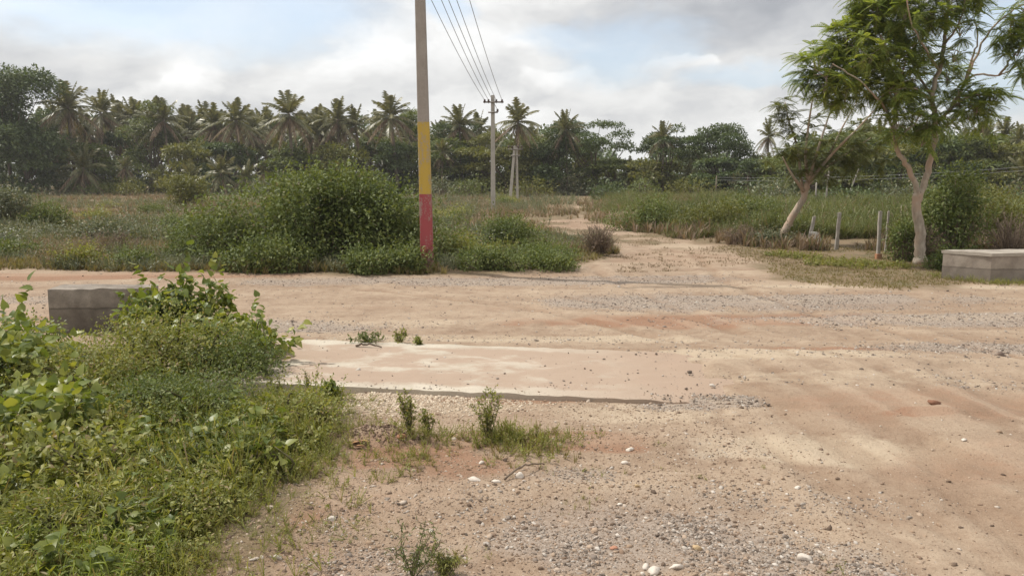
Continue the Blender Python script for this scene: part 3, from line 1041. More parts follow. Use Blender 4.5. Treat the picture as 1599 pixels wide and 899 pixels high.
def sprig_template(seed, leaves=16, leaf=0.22, h=1.0, branches=3, templ=T_LEAF, spread=.45, stemw=0.012):
    """an upright weed: thin forked stems set with small leaves; unit height, along +Z"""
    r = np.random.default_rng(seed)
    mb = MB()
    for b in range(branches):
        a = r.uniform(0, 2 * math.pi)
        tip = np.array([math.cos(a) * spread * r.uniform(.2, 1), math.sin(a) * spread * r.uniform(.2, 1), h * r.uniform(.65, 1.0)])
        st = 0 if b == 0 else r.uniform(0, .3)
        root = np.array([0, 0, st * h * .6])
        mid = (root + tip) / 2 + np.array([r.normal(0, .04), r.normal(0, .04), .08])
        side = np.array([stemw, 0, 0])
        n = 5
        tt = np.linspace(0, 1, n)[:, None]
        c = root * (1 - tt) ** 2 + 2 * mid * tt * (1 - tt) + tip * tt ** 2
        Vv = np.concatenate([c - side, c + side])
        mb.add(Vv, np.array([(i, n + i, n + i + 1) for i in range(n - 1)] + [(i, n + i + 1, i + 1) for i in range(n - 1)]))
        k = leaves // branches
        t = r.uniform(.12, 1.0, k)[:, None]
        pp = root * (1 - t) ** 2 + 2 * mid * t * (1 - t) + tip * t ** 2
        an = r.uniform(0, 2 * math.pi, k)
        d = np.stack([np.cos(an), np.sin(an), r.uniform(-.1, .8, k)], 1)
        nn = norm(np.stack([r.normal(0, .3, k), r.normal(0, .3, k), np.ones(k)], 1))
        mb.add(*scatter(templ[0], templ[1], pp, frames(d, nn), leaf * r.uniform(.5, 1.15, k) * (1.15 - .6 * t[:, 0])))
    return np.concatenate(mb.V), np.concatenate(mb.F)


def upright(n, tilt=0.15):
    """random rotations about Z with a slight tilt"""
    z = norm(np.stack([rng.normal(0, tilt, n), rng.normal(0, tilt, n), np.ones(n)], 1))
    a = rng.uniform(0, 2 * math.pi, n)
    x0 = np.stack([np.cos(a), np.sin(a), np.zeros(n)], 1)
    y = norm(np.cross(z, x0)); x = np.cross(y, z)
    return np.stack([x, y, z], axis=-1)


def plant_stuff(mb, templs, xy, scales, tilt=0.18, sink=0.01, z=None):
    """scatter upright templates on the ground, choosing one template per plant"""
    h = hz(xy[:, 0], xy[:, 1]) if z is None else z
    pos = np.column_stack([xy, h - sink])
    pick = rng.integers(0, len(templs), len(xy))
    rot = upright(len(xy), tilt)
    for k, tm in enumerate(templs):
        m = pick == k
        if m.any():
            mb.add(*scatter(tm[0], tm[1], pos[m], rot[m], scales[m]))


GRASSES = [grass_template(11, 1, .7, .022, s) for s in range(5)]
GRASS_FAR = [grass_template(12, 1, .8, .026, s + 20) for s in range(6)]
SPRIGS = [sprig_template(s, 21, .20, 1, 3) for s in range(4)] + [sprig_template(s + 9, 26, .13, 1, 4, T_NARROW, .6) for s in range(3)]
SPRIGS_FINE = [sprig_template(s + 30, 44, .10, 1, 6, T_LEAF, .55) for s in range(4)]
SPRIGS_BROAD = [sprig_template(s + 50, 12, .34, 1, 3, T_HEART, .4) for s in range(4)]
SPRIGS_OVAL = [sprig_template(s + 110, 18, .30, 1, 4, T_OVAL, .6) for s in range(4)]
SPRIGS_LANCE = [sprig_template(s + 70, 24, .34, 1, 4, T_NARROW, .5) for s in range(4)]


# ------------------------------------------------------------------ shrubs
def shrub(name, label, cat, x, y, lobes, n, leaf, mat, templ=T_LEAF, group=None, stems=True, stem_mat=None, droop=.15, shell=.45, sprays=0):
    """lobes: (dx, dy, cz, rx, ry, rz); leaves fill the outer part of each lobe, stems rise from the base"""
    z0 = gz(x, y)
    t = thing(name, label, cat, (x, y, z0), group)
    lobes = np.array(lobes, float)
    vol = (lobes[:, 3] * lobes[:, 4] + lobes[:, 3] * lobes[:, 5]) ** 1.0
    cnt = np.maximum((n * vol / vol.sum()).astype(int), 8)
    mb = MB()
    for L, c in zip(lobes, cnt):
        u = rand_dirs(c)
        rad = rng.uniform(shell, 1.0, c) ** 0.6
        lump = 0.60 + 0.80 * fbm(u[:, 0] * 3.4 + L[0] * 3 + u[:, 2] * 1.7, u[:, 1] * 3.4 + L[1] * 3 - u[:, 2] * 2.1, 88, 3)
        p = L[:3] + u * L[3:6] * (rad * lump)[:, None]
        k = p[:, 2] > -0.02
        p, u2 = p[k], u[k]
        leaf_cloud(mb, templ, p, u2, leaf * rng.uniform(.55, 1.25, len(p)), droop=droop)
    if sprays:
        s = rand_dirs(sprays); s[:, 2] = abs(s[:, 2]) * .8 + .25; s = norm(s)
        which = rng.integers(0, len(lobes), sprays)
        for i in range(sprays):
            L = lobes[which[i]]
            root = L[:3] + s[i] * L[3:6] * .8
            tip = root + s[i] * leaf * rng.uniform(2.5, 5.5)
            k = 9
            tt = np.linspace(0, 1, k)[:, None]
            pp = root + (tip - root) * tt + rng.normal(0, leaf * .15, (k, 3))
            leaf_cloud(mb, templ, pp, np.repeat(s[i][None], k, 0), leaf * rng.uniform(.6, 1.1, k), droop=.1)
    mb.build('foliage', mat, t)
    if stems:
        sb = MB()
        for L in lobes:
            for k in range(3):
                tip = L[:3] + rand_dirs(1)[0] * L[3:6] * .6
                tip[2] = max(tip[2], .05)
                b = np.array([rng.normal(0, .05) + L[0] * .4, rng.normal(0, .05) + L[1] * .4, -0.05])
                r = 0.010 + 0.02 * min(1, L[5])
                limb(sb, [b, (b + tip) / 2 + rng.normal(0, .04, 3), tip], r, r * .3, 5, 4)
        sb.build('stems', stem_mat or TWIG_DRY, t)
    return t


def mound(w, d, h, k, r=None):
    """lobes that heap up into a mound w x d x h"""
    out = []
    for i in range(k):
        a = rng.uniform(0, 2 * math.pi); q = math.sqrt(rng.uniform(0, 1)) * .75
        fx, fy = math.cos(a) * q, math.sin(a) * q
        hh = h * (1 - 0.6 * q * q) * rng.uniform(.8, 1.05)
        rr = (r or 0.38) * min(w, d) * rng.uniform(.8, 1.2)
        rz = min(rr * .9, hh * .6)
        out.append((fx * w / 2, fy * d / 2, hh - rz * .9, rr, rr, rz))
        if hh > 1.5 * rz:
            out.append((fx * w / 2, fy * d / 2, max(.1, (hh - rz) * .45), rr * .95, rr * .95, hh * .5))
    return out


# mid-distance bushes around the painted pole
lob = mound(4.0, 2.4, 1.95, 15, .30) + [(-1.0, 0.1, .55, .8, .7, .65), (1.05, 0, .5, .75, .7, .6), (0, -.5, .45, 1.3, .8, .5), (.1, 0, 1.25, .9, .8, .55), (.5, .1, 1.1, .8, .7, .55), (-1.9, .2, .75, .9, .8, .6), (-2.5, .1, .5, .8, .8, .55), (-1.5, .3, 1.1, .8, .8, .55), (1.7, .2, .6, .8, .8, .6), (1.4, .4, 1.0, .7, .7, .5), (2.1, .1, .35, .6, .7, .4)]
shrub('round_bush', 'large rounded green bush left of the painted pole', 'bush', -3.75, 15.9, lob, 30000, .092, LEAF_BUSH, sprays=1500)
lob = mound(2.6, 1.9, 1.05, 9, .32) + [(0, 0, .4, 1.0, .7, .45)]
shrub('round_bush', 'lower greyish bush joined to the left side of the large rounded bush', 'bush', -5.9, 16.1, lob, 12000, .065, LEAF_BUSH, sprays=300)
lob = mound(2.0, 1.3, .62, 7, .34)
shrub('creeping_shrub', 'low green creeper spilling onto the road before the large bush', 'shrub', -4.6, 14.55, lob, 8000, .075, LEAF_BUSH, sprays=260)
lob = mound(1.7, 1.0, .58, 6, .34)
shrub('creeping_shrub', 'low dark creeper around the foot of the painted pole', 'shrub', -2.3, 14.3, lob, 7000, .070, LEAF_BUSH, sprays=240)
lob = mound(1.6, 1.2, .98, 7, .34)
shrub('leafy_shrub', 'medium green shrub right of the painted pole, before the thin far pole', 'shrub', -.15, 18.2, lob, 8500, .065, LEAF_BUSH, sprays=110)
lob = mound(1.5, 1.0, .62, 5, .34)
shrub('leafy_shrub', 'small pale shrub between the painted pole and the medium shrub', 'shrub', -1.2, 16.6, lob, 5500, .06, LEAF_WEED, sprays=80)
for x, y, w, d, h, lb in ((-.6, 14.7, 1.9, 1.0, .42, 'flat green creeper patch right of the painted pole base'),
                          (.75, 15.0, 1.7, 1.0, .36, 'flat green creeper patch at the road edge left of the dry twiggy bush'),
                          (.5, 16.6, 1.9, 1.2, .40, 'flat green creeper patch behind the road edge one, before the medium shrub')):
    shrub('creeping_shrub', lb, 'shrub', x, y, mound(w, d, h, 9, .30), 5200, .055, LEAF_BUSH, sprays=200)
shrub('leafy_shrub', 'tall pale flecked shrub at the left edge of the brown field', 'shrub', -17.3, 26.5, mound(2.6, 1.6, 1.65, 9, .28), 6000, .10, LEAF_GREY, sprays=150)
shrub('leafy_shrub', 'round dark shrub beside the pale flecked one in the brown field', 'shrub', -15.6, 26.2, mound(1.6, 1.3, .95, 6, .33), 5000, .09, LEAF_BUSH, sprays=60)
shrub('leafy_shrub', 'young bright green tree-like shrub alone in the brown field', 'shrub', -19.5, 47, mound(2.4, 2.0, 2.3, 8, .32), 4200, .16, LEAF_YEL, sprays=60)


def dry_bush(label, x, y, w, h, n, leafs=True):
    t = thing('dry_bush', label, 'bush', (x, y, gz(x, y)))
    mb = MB(); lm = MB()
    for i in range(n):
        a = rng.uniform(0, 2 * math.pi); q = rng.uniform(.1, 1) * w / 2
        tip = np.array([math.cos(a) * q, math.sin(a) * q, h * rng.uniform(.55, 1.05) * (1 - .35 * (2 * q / w) ** 2)])
        b = np.array([rng.normal(0, .05), rng.normal(0, .05), -.03])
        s = limb(mb, [b, (b + tip) / 2 + rng.normal(0, .05, 3), tip], .009, .0035, 4, 4)
        for k in range(5):
            j = rng.integers(3, len(s) - 1)
            e = s[j] + norm(rand_dirs(1)[0] + (tip - b) * .8) * rng.uniform(.06, .2)
            mb.add(*tube([s[j], e], [.004, .002], 3))
            if leafs:
                leaf_cloud(lm, T_LEAF, np.array([e, (e + s[j]) / 2]), rand_dirs(2), rng.uniform(.02, .05, 2))
    mb.build('twigs', TWIG_DRY, t)
    if leafs:
        lm.build('foliage', GRASS_DRY, t)


dry_bush('dry brown twiggy bush standing alone left of the dirt track', 1.95, 17.6, .95, .78, 110)
dry_bush('small dry twiggy bush right of the leaning trunk near the fence', 6.1, 20.6, 1.4, .55, 60)
dry_bush('reddish dry twiggy bush just behind the right tree trunk', 8.6, 16.4, 1.5, .85, 90)
dry_bush('dark leafless twiggy bush behind the right parapet', 10.6, 16.6, 2.0, 1.0, 130, False)
dry_bush('low dry twigs at the bottom of the left tall shrub field', -9.5, 18.5, 1.6, .5, 70)


# ------------------------------------------------------------------ broad trees
def broad_tree(name, label, x, y, H, W, k, n, leaf, mat, bark=BARK_DARK, shape='round', group=None, trunk_r=.18, z_low=.35, templ=T_LEAF, cat='tree', clr=.16):
    t = thing(name, label, cat, (x, y, 0), group)
    cl = []
    for i in range(k):
        a = rng.uniform(0, 2 * math.pi); q = math.sqrt(rng.uniform(0, 1))
        if shape == 'umbrella':
            zz = H * rng.uniform(.62, .97) * (1 - .18 * q * q)
            c = (math.cos(a) * q * W / 2, math.sin(a) * q * W / 2, zz, rng.uniform(.14, .24) * W, rng.uniform(.045, .085) * H)
        elif shape == 'column':
            zz = H * rng.uniform(z_low, .96)
            q *= (1.15 - .5 * zz / H)
            c = (math.cos(a) * q * W / 2, math.sin(a) * q * W / 2, zz, rng.uniform(.18, .28) * W, rng.uniform(.07, .12) * H)
        elif shape == 'bulk':
            zz = H * rng.uniform(.12, .90)
            f = 1.0 - .45 * (zz / H) ** 2
            c = (math.cos(a) * q * W / 2 * f, math.sin(a) * q * W / 2 * f, zz, rng.uniform(.15, .24) * W, rng.uniform(.10, .16) * H)
        else:
            zz = H * (z_low + (1 - z_low) * rng.uniform(0, 1) ** .8)
            f = math.sqrt(max(0.08, 1 - ((zz / H - (z_low + 1) / 2) / ((1 - z_low) / 2) * .92) ** 2))
            c = (math.cos(a) * q * W / 2 * f, math.sin(a) * q * W / 2 * f, zz - .08 * H, rng.uniform(clr, clr * 1.6) * W, rng.uniform(.06, .12) * H)
        cl.append(c)
    mb = MB(); tb = MB()
    fork = np.array([rng.normal(0, .15), rng.normal(0, .15), H * rng.uniform(.22, .32)])
    limb(tb, [(0, 0, -.2), (rng.normal(0, .08), 0, fork[2] * .5), fork], trunk_r * 1.15, trunk_r * .8, 8)
    tot = sum(c[3] ** 2 for c in cl)
    for c in cl:
        m = int(n * c[3] ** 2 / tot) + 5
        u = rand_dirs(m)
        u[:, 2] = np.where(u[:, 2] < -.3, -u[:, 2], u[:, 2])
        rad = rng.uniform(.35, 1.0, m) ** .6
        lump = .75 + .5 * fbm(u[:, 0] * 2.5 + c[0], u[:, 1] * 2.5 + c[1] + u[:, 2] * 2, 21, 3)
        p = np.array(c[:3]) + u * np.array([c[3], c[3], c[4]]) * (rad * lump)[:, None]
        leaf_cloud(mb, templ, p, u, leaf * rng.uniform(.55, 1.25, m), droop=.3)
    for c in cl[: min(k, 14)]:
        tip = np.array(c[:3])
        mid = fork + (tip - fork) * .5 + np.array([0, 0, -.08 * H * (1 if shape == 'umbrella' else .3)]) + rng.normal(0, .12, 3)
        limb(tb, [fork, mid, tip], trunk_r * .42, trunk_r * .1, 5, 4)
    tb.build('trunk', bark, t)
    mb.build('crown', mat, t)
    return t


def tx(px, Y):
    return P(px, 300, Y)[0]


def top_h(py, Y):
    return P(800, py, Y)[2]


tree_list = [
    # px, Y, top py, width m, clusters, leaves, leaf, mat, shape, label
    (18, 80, 97, 11, 38, 22000, .42, LEAF_DK, 'bulk', 'tallest dense dark tree at the far left edge of the grove'),
    (75, 92, 165, 7, 22, 9000, .36, LEAF_DK, 'round', 'dark tree between the tallest left tree and the first tall palm'),
    (240, 88, 165, 6.2, 20, 7000, .30, LEAF_MID, 'column', 'full green tree in the grove between two palms, left part'),
    (505, 90, 205, 6.5, 18, 5500, .30, LEAF_DK, 'round', 'dark green tree in the grove behind the large rounded bush'),
    (628, 88, 175, 6.2, 20, 7000, .30, LEAF_MID, 'column', 'green tree under a palm crown, directly left of the painted pole'),
    (712, 86, 188, 6.8, 22, 7500, .30, LEAF_DK, 'round', 'dark green tree directly right of the painted pole'),
    (760, 82, 205, 5.5, 18, 5000, .28, LEAF_YEL, 'round', 'lighter olive tree behind the thin far pole'),
    (835, 84, 215, 6.5, 20, 6000, .30, LEAF_MID, 'round', 'rounded green tree behind the twin leaning poles'),
    (880, 82, 182, 5.8, 20, 6500, .28, LEAF_DK, 'round', 'dark tree with a palm crown rising out of its top'),
    (930, 80, 184, 7.4, 20, 5500, .28, LEAF_DK, 'umbrella', 'wide layered tree reaching into the sky gap, left of the gap'),
    (1045, 78, 196, 5.6, 18, 5500, .28, LEAF_DK, 'umbrella', 'layered dark tree just right of the sky gap'),
    (1118, 76, 194, 6.6, 24, 8500, .28, LEAF_DK, 'umbrella', 'broad dome shaped dark tree left of the lone slim palm'),
    (1165, 70, 248, 4.0, 12, 3000, .26, LEAF_DK, 'round', 'small dark round tree beneath the broad dome shaped tree'),
    (1375, 62, 240, 3.6, 12, 3500, .24, LEAF_DK, 'round', 'dark glossy small tree behind the fork of the right tree'),
    (1270, 58, 225, 5.0, 16, 5000, .24, LEAF_MID, 'round', 'olive tree behind the leaning trunk'),
    (1325, 66, 205, 6.0, 18, 5500, .26, LEAF_MID, 'round', 'taller olive tree behind the gap between the two right trees'),
    (1405, 70, 195, 6.5, 18, 5500, .26, LEAF_MID, 'round', 'green tree seen under the left side of the right tree crown'),
    (1520, 66, 235, 6.0, 16, 4500, .26, LEAF_YEL, 'round', 'olive tree in the far grove right of the right tree trunk'),
    (1590, 72, 195, 7.0, 18, 5500, .28, LEAF_MID, 'round', 'green tree among brown palms at the far right edge'),
]
for px, Y, py, W, k, n, lf, mt, shp, lb in tree_list:
    broad_tree('broadleaf_tree', lb, tx(px, Y), Y, top_h(py, Y), W, k, n, lf, mt, shape=shp, z_low=.18 if shp == 'round' else .2)


# ------------------------------------------------------------------ palms
def frond(mb, root, az, el, L, droop, pairs=20, twist=0.0, lw=.085, ll=.68, hang=.6):
    d0 = np.array([math.cos(az) * math.cos(el), math.sin(az) * math.cos(el), math.sin(el)])
    side = np.array([-math.sin(az), math.cos(az), 0])
    t = np.linspace(0, 1, pairs + 3)
    pts = root + d0 * (t[:, None] * L) + np.array([0, 0, -1.0]) * (droop * L * t[:, None] ** 2.1)
    tan = norm(np.gradient(pts, axis=0))
    mb.add(*tube(pts[::3] if len(pts) % 3 == 1 else np.concatenate([pts[::3], pts[-1:]]), np.linspace(.045, .012, len(pts[::3]) + (0 if len(pts) % 3 == 1 else 1)), 3, cap=False))
    V, T = [], []
    for i in range(2, len(pts)):
        f = t[i]
        l = ll * math.sin(math.pi * min(1, .16 + .78 * f)) ** .6 * rng.uniform(.8, 1.1)
        for s in (-1, 1):
            dr = norm(side * s * .8 + tan[i] * .55 + np.array([0, 0, -hang * rng.uniform(.5, 1.3)]))
            b = pts[i]
            n = len(V)
            V += [b + tan[i] * lw, b - tan[i] * lw, b + dr * l * .6 - tan[i] * lw * .6, b + dr * l]
            T += [(n, n + 1, n + 3), (n + 1, n + 2, n + 3)]
    mb.add(np.array(V), np.array(T))


def palm_proto(i, H, n_green, n_dry, L, lean, up=.75):
    t = bpy.data.objects.new('coconut_palm', None); COL.objects.link(t)
    tb = MB()
    top = np.array([lean, lean * .3, H])
    s = spline([(0, 0, -.2), (lean * .25, 0, H * .33), (lean * .6, lean * .15, H * .66), top], 7)
    rr = np.linspace(.19, .12, len(s)); rr[:2] = (.27, .22)
    rr = rr * (1 + .06 * np.sin(np.arange(len(s)) * 2.4))
    tb.add(*tube(s, rr, 8))
    tb.build('trunk', BARK_PALM, t)
    cb = MB()
    for k in range(n_green):
        f = k / (n_green - 1)
        el = R(80 - 108 * f ** 1.1 + rng.normal(0, 8))
        az = k * 2.39996 + rng.normal(0, .15)
        frond(cb, top + np.array([0, 0, .1 - .35 * f]), az, el, L * rng.uniform(.82, 1.08) * (0.9 + .1 * f), .20 + .38 * f * up, 19, hang=.45 + .4 * f)
    cb.build('crown', LEAF_PALM, t)
    db = MB()
    for k in range(n_dry):
        az = k * 2.39996 + rng.uniform(0, 1)
        frond(db, top + np.array([0, 0, -.3]), az, R(rng.uniform(-50, -5)), L * rng.uniform(.7, .95), rng.uniform(.35, .7), 14, hang=1.3, ll=.75)
    db.build('dry_fronds', LEAF_DRY, t)
    tag(t, None, 'palm tree')
    return t


protos = [palm_proto(0, 8.0, 24, 11, 3.4, .5), palm_proto(1, 7.6, 20, 8, 3.0, -.6, 1.0), palm_proto(2, 8.4, 22, 14, 3.2, .2, .5),
          palm_proto(3, 5.5, 18, 12, 2.9, -.3, .8), palm_proto(4, 7.8, 17, 7, 3.1, .9, 1.1), palm_proto(5, 2.4, 19, 9, 3.0, .1)]
PH = [8.0, 7.6, 8.4, 5.5, 7.8, 2.4]
used = set()


def place_palm(px, py, Y, v, label, group, sc=1.0):
    x = tx(px, Y); H = top_h(py, Y)
    s = H / (PH[v] + 2.5)                # upper fronds rise above the trunk
    sc3 = (s * sc, s * sc, s)
    rz = rng.uniform(0, 6.28)
    if v not in used:
        used.add(v)
        o = protos[v]
        o.location = (x, Y, 0); o.rotation_euler = (0, 0, rz); o.scale = sc3
        tag(o, label, 'palm tree', group)
        return o
    return copy_tree(protos[v], (x, Y, 0), rz, sc3, label, group)


GR = 'coconut palms of the far grove'
named = [
    (118, 122, 84, 0, 1.0, 'tallest palm near the left end of the grove, right of the dense dark tree'),
    (163, 137, 90, 2, .9, 'second palm from the left, just right of the tallest left palm'),
    (268, 146, 86, 4, 1.05, 'palm rising above the full green tree in the left grove'),
    (381, 150, 86, 0, .95, 'palm with upright crown midway between left edge and painted pole'),
    (459, 139, 82, 2, 1.12, 'big full palm with many brown hanging fronds above the rounded bush'),
    (531, 146, 86, 1, 1.0, 'palm with wide spread crown right of the big full palm'),
    (566, 160, 88, 4, .95, 'palm leaning close against the wide spread palm'),
    (622, 139, 84, 1, 1.05, 'tall palm just left of the painted pole'),
    (722, 160, 86, 0, 1.0, 'palm just right of the painted pole'),
    (745, 168, 90, 1, .9, 'shorter palm between the painted pole and the thin far pole'),
    (803, 151, 80, 1, 1.0, 'tall palm right beside the top of the thin far pole'),
    (886, 168, 80, 0, .8, 'palm crown poking out of the dark tree right of the twin poles'),
    (1034, 186, 76, 0, .75, 'palm crown poking out of the layered tree right of the sky gap'),
    (1197, 180, 72, 4, .72, 'lone slim palm against the sky, left of the feathery trees'),
    (1197, 235, 70, 5, .7, 'short palm under the lone slim palm'),
]
for px, py, Y, v, sc, lb in named:
    place_palm(px, py, Y, v, lb, GR, sc)
mid_lab = 'coconut palm standing inside the dense grove left of the painted pole'
for px, py in ((95, 150), (190, 142), (212, 150), (140, 165), (235, 150), (298, 158), (318, 170), (340, 160), (362, 172), (402, 172), (415, 166), (432, 178), (490, 176), (505, 170), (548, 178),
               (590, 178), (600, 190), (645, 185), (65, 165), (175, 175), (290, 185), (350, 190), (440, 200), (480, 200), (40, 175), (255, 180), (390, 195), (575, 200), (520, 200), (130, 150), (220, 152), (305, 160), (330, 152), (395, 160), (425, 170), (475, 168), (500, 158), (515, 172), (600, 168), (640, 165), (350, 178), (245, 168)):
    place_palm(px + rng.normal(0, 3), py, rng.uniform(88, 112), int(rng.integers(0, 5)), mid_lab, GR, rng.uniform(.85, 1.05))
short_lab = 'short young palm with arching fronds low in the front of the left grove'
for px, py, Y in ((345, 232, 76), (300, 245, 78), (385, 245, 76), (415, 250, 80), (255, 255, 84), (200, 240, 82), (470, 235, 84), (565, 240, 84), (132, 215, 80), (600, 235, 86)):
    place_palm(px, py, Y, 5 if rng.random() < .6 else 3, short_lab, GR, rng.uniform(.75, .95))
mr_lab = 'coconut palm half hidden behind the trees between the painted pole and the sky gap'
for px, py, Y in ((690, 185, 95), (772, 190, 96), (828, 190, 96), (860, 200, 98), (690, 215, 80), (850, 215, 90)):
    place_palm(px, py, Y, int(rng.integers(0, 5)), mr_lab, GR, .9)
low_lab = 'low palm at ground level in or beside the sky gap of the tree line'
for px, py, Y in ((985, 240, 78), (955, 255, 80), (1010, 250, 74), (1075, 245, 76), (1150, 262, 70)):
    place_palm(px, py, Y, 5, low_lab, GR, .62)
rt_lab = 'browned palm in the grove behind and right of the right tree'
for px, py, Y, v in ((1345, 185, 78, 2), (1380, 180, 82, 4), (1440, 190, 80, 2), (1500, 200, 74, 2), (1530, 185, 72, 0), (1560, 182, 76, 2), (1585, 188, 70, 1), (1545, 215, 66, 3), (1480, 215, 70, 3),
                     (1610, 180, 74, 2), (1640, 190, 76, 0), (1310, 215, 84, 2), (1420, 215, 74, 3), (1600, 230, 62, 5), (1680, 195, 80, 2), (-40, 150, 100, 2), (-80, 160, 98, 0)):
    if px < 0:
        place_palm(px, py, Y, v, mid_lab, GR)
    else:
        place_palm(px, py, Y, v, rt_lab, GR, .85)

fill = [broad_tree('broadleaf_tree', 'x', 0, 0, 7.0, 7.0, 20, 5200, .42, LEAF_MID, z_low=.10), broad_tree('broadleaf_tree', 'x', 0, 0, 6.0, 6.5, 18, 4800, .40, LEAF_DK, z_low=.08),
        broad_tree('broadleaf_tree', 'x', 0, 0, 5.0, 7.0, 18, 4500, .40, LEAF_YEL, z_low=.08)]
fl_lab = ['leafy tree crowded between the palm trunks of the grove left of the painted pole', 'leafy tree filling the tree line between the painted pole and the right tree', 'leafy tree in the tree line behind and right of the right tree']
for i, (px, Y, h) in enumerate(((-30, 92, 8), (40, 88, 7), (110, 92, 6.6), (150, 93, 6.4), (200, 92, 7.4), (290, 92, 7.2), (330, 92, 6.4), (365, 93, 7), (410, 93, 6.6), (450, 92, 6), (485, 93, 7), (545, 92, 6.8), (585, 92, 6.4),
                                (605, 94, 7.2), (655, 92, 6.8), (695, 92, 7), (740, 90, 7.2), (790, 90, 6.8), (815, 88, 6.2), (860, 90, 6.4), (905, 90, 6.4), (955, 88, 4.4), (1010, 90, 3.8), (1030, 86, 4.6), (1080, 84, 5),
                                (1140, 82, 4.6), (1215, 76, 4.2), (1250, 74, 5), (1300, 74, 6), (1350, 72, 6), (1385, 74, 5.6), (1440, 74, 6.4), (1475, 74, 5.6), (1510, 76, 6.4), (1560, 72, 5.6), (1610, 74, 6.6), (1660, 74, 6.6), (-80, 96, 8))):
    k = i % 3
    lb = fl_lab[0] if px < 660 else (fl_lab[1] if px < 1440 else fl_lab[2])
    if i % 2:
        Y -= 9; h *= .82
    loc, rz, s3 = (tx(px, Y), Y, 0), rng.uniform(0, 6.28), (1, 1, h / (7, 6, 5)[k])
    if i < 3:
        o = fill[k]; o.location = loc; o.rotation_euler = (0, 0, rz); o.scale = s3; tag(o, lb, None, 'leafy trees filling the tree line')
    else:
        copy_tree(fill[k], loc, rz, s3, lb, 'leafy trees filling the tree line')

# understorey: bushes along the foot of the grove, and the dark depth of the wood behind
for i, (px, Y, h, w) in enumerate(((150, 80, 1.6, 5), (185, 78, 2.2, 4), (330, 76, 2.4, 5), (410, 74, 1.8, 5), (455, 76, 2.6, 4), (560, 78, 2.0, 5), (590, 80, 2.8, 4), (680, 76, 2.2, 5), (735, 72, 2.4, 4),
                                   (830, 72, 2.0, 5), (940, 66, 1.9, 4), (60, 84, 2.6, 6), (1000, 68, 2.2, 5), (1090, 66, 2.4, 5), (1175, 60, 2.3, 6), (1215, 54, 2.0, 5), (1240, 60, 2.6, 5), (245, 84, 3, 4),
                                   (1330, 50, 1.7, 4), (1410, 56, 2.2, 4), (1500, 52, 2.4, 5), (1560, 48, 1.8, 5), (1620, 50, 2.2, 5), (880, 78, 3.0, 5), (1400, 60, 3, 5), (-60, 82, 2.5, 6), (10, 86, 3, 7), (105, 86, 3, 7), (210, 88, 3, 7), (280, 86, 3, 7), (370, 86, 3.2, 7), (430, 88, 3, 7), (500, 86, 3.2, 7), (535, 88, 3, 6), (625, 86, 3, 7), (700, 86, 3.2, 7),
                                   (770, 84, 3, 7), (850, 84, 3, 7), (910, 82, 2.8, 7), (970, 82, 2.2, 7), (1045, 80, 2.6, 7), (1120, 78, 2.8, 7), (1270, 66, 2.6, 6), (1450, 66, 2.8, 6), (1590, 64, 2.6, 6))):
    side = 'left' if px < 660 else ('middle' if px < 1140 else 'right')
    shrub('grove_bush', {'left': 'low bush at the foot of the palm grove left of the painted pole',
                         'middle': 'low bush under the far trees between the painted pole and the lone slim palm',
                         'right': 'low bush before the far trees right of the lone slim palm'}[side],
          'bush', tx(px, Y), Y, mound(w, 2.6, h, 6, .5), 1500, .24, (LEAF_MID, LEAF_YEL, LEAF_DK, LEAF_GREY)[i % 4], group='bushes along the foot of the far trees')


def distant_woods():
    mb = MB()
    n = 52000
    px = rng.uniform(-260, 1860, n)
    Y = rng.uniform(104, 128, n)
    x = np.array((px - 799.5) / F * Y)
    lump = fbm(x * .12, Y * .12, 5, 3)
    hm = np.where(px < 650, 9.2, np.where(px < 900, 8.0, np.where((px > 960) & (px < 1010), 2.6, np.where(px < 1150, 5.6, np.where(px < 1235, 3.0, 8.0)))))
    hm = hm * (.75 + .5 * lump)
    z = rng.uniform(0, 1, n) ** .7 * hm
    p = np.column_stack([x, Y, z])
    out = norm(np.column_stack([rng.normal(0, .5, n), -np.ones(n), rng.normal(.4, .5, n)]))
    leaf_cloud(mb, T_LEAF, p, out, rng.uniform(.45, 1.0, n), droop=.4)
    tag(mb.build('distant_woods', LEAF_DK), 'dark mass of undergrowth deep inside the far grove', 'woodland', kind='stuff')
    tb = MB()


distant_woods()


# ------------------------------------------------------------------ the feathery tree at the right and the leaning one beside it
def feather_clump(mb, c, r, n, L, down=.25, flat=.7):
    """rosettes of pinnate leaves radiating from twig tips, layered inside a ball of radius r"""
    m = max(2, n // 8)
    u = rand_dirs(m)
    tipp = c + u * r * (rng.uniform(.1, 1.0, m) ** .5)[:, None] * np.array([1.05, 1.05, 1.0])
    p = np.repeat(tipp, 8, 0)
    k = len(p)
    az = np.tile(np.arange(8) * 2 * math.pi / 8, m) + np.repeat(rng.uniform(0, 6.28, m), 8) + rng.normal(0, .25, k)
    d = np.stack([np.cos(az), np.sin(az), rng.uniform(-.65, .60, k) - down], 1) + np.repeat(u, 8, 0) * .35
    nn = norm(np.array([0, 0, 1.0]) + rand_dirs(k) * .40)
    f = frames(d, nn)
    pick = rng.integers(0, len(FEATHERS), k)
    for q_, tm in enumerate(FEATHERS):
        w_ = pick == q_
        if w_.any():
            mb.add(*scatter(tm[0], tm[1], p[w_], f[w_], L * rng.uniform(.7, 1.2, w_.sum())))


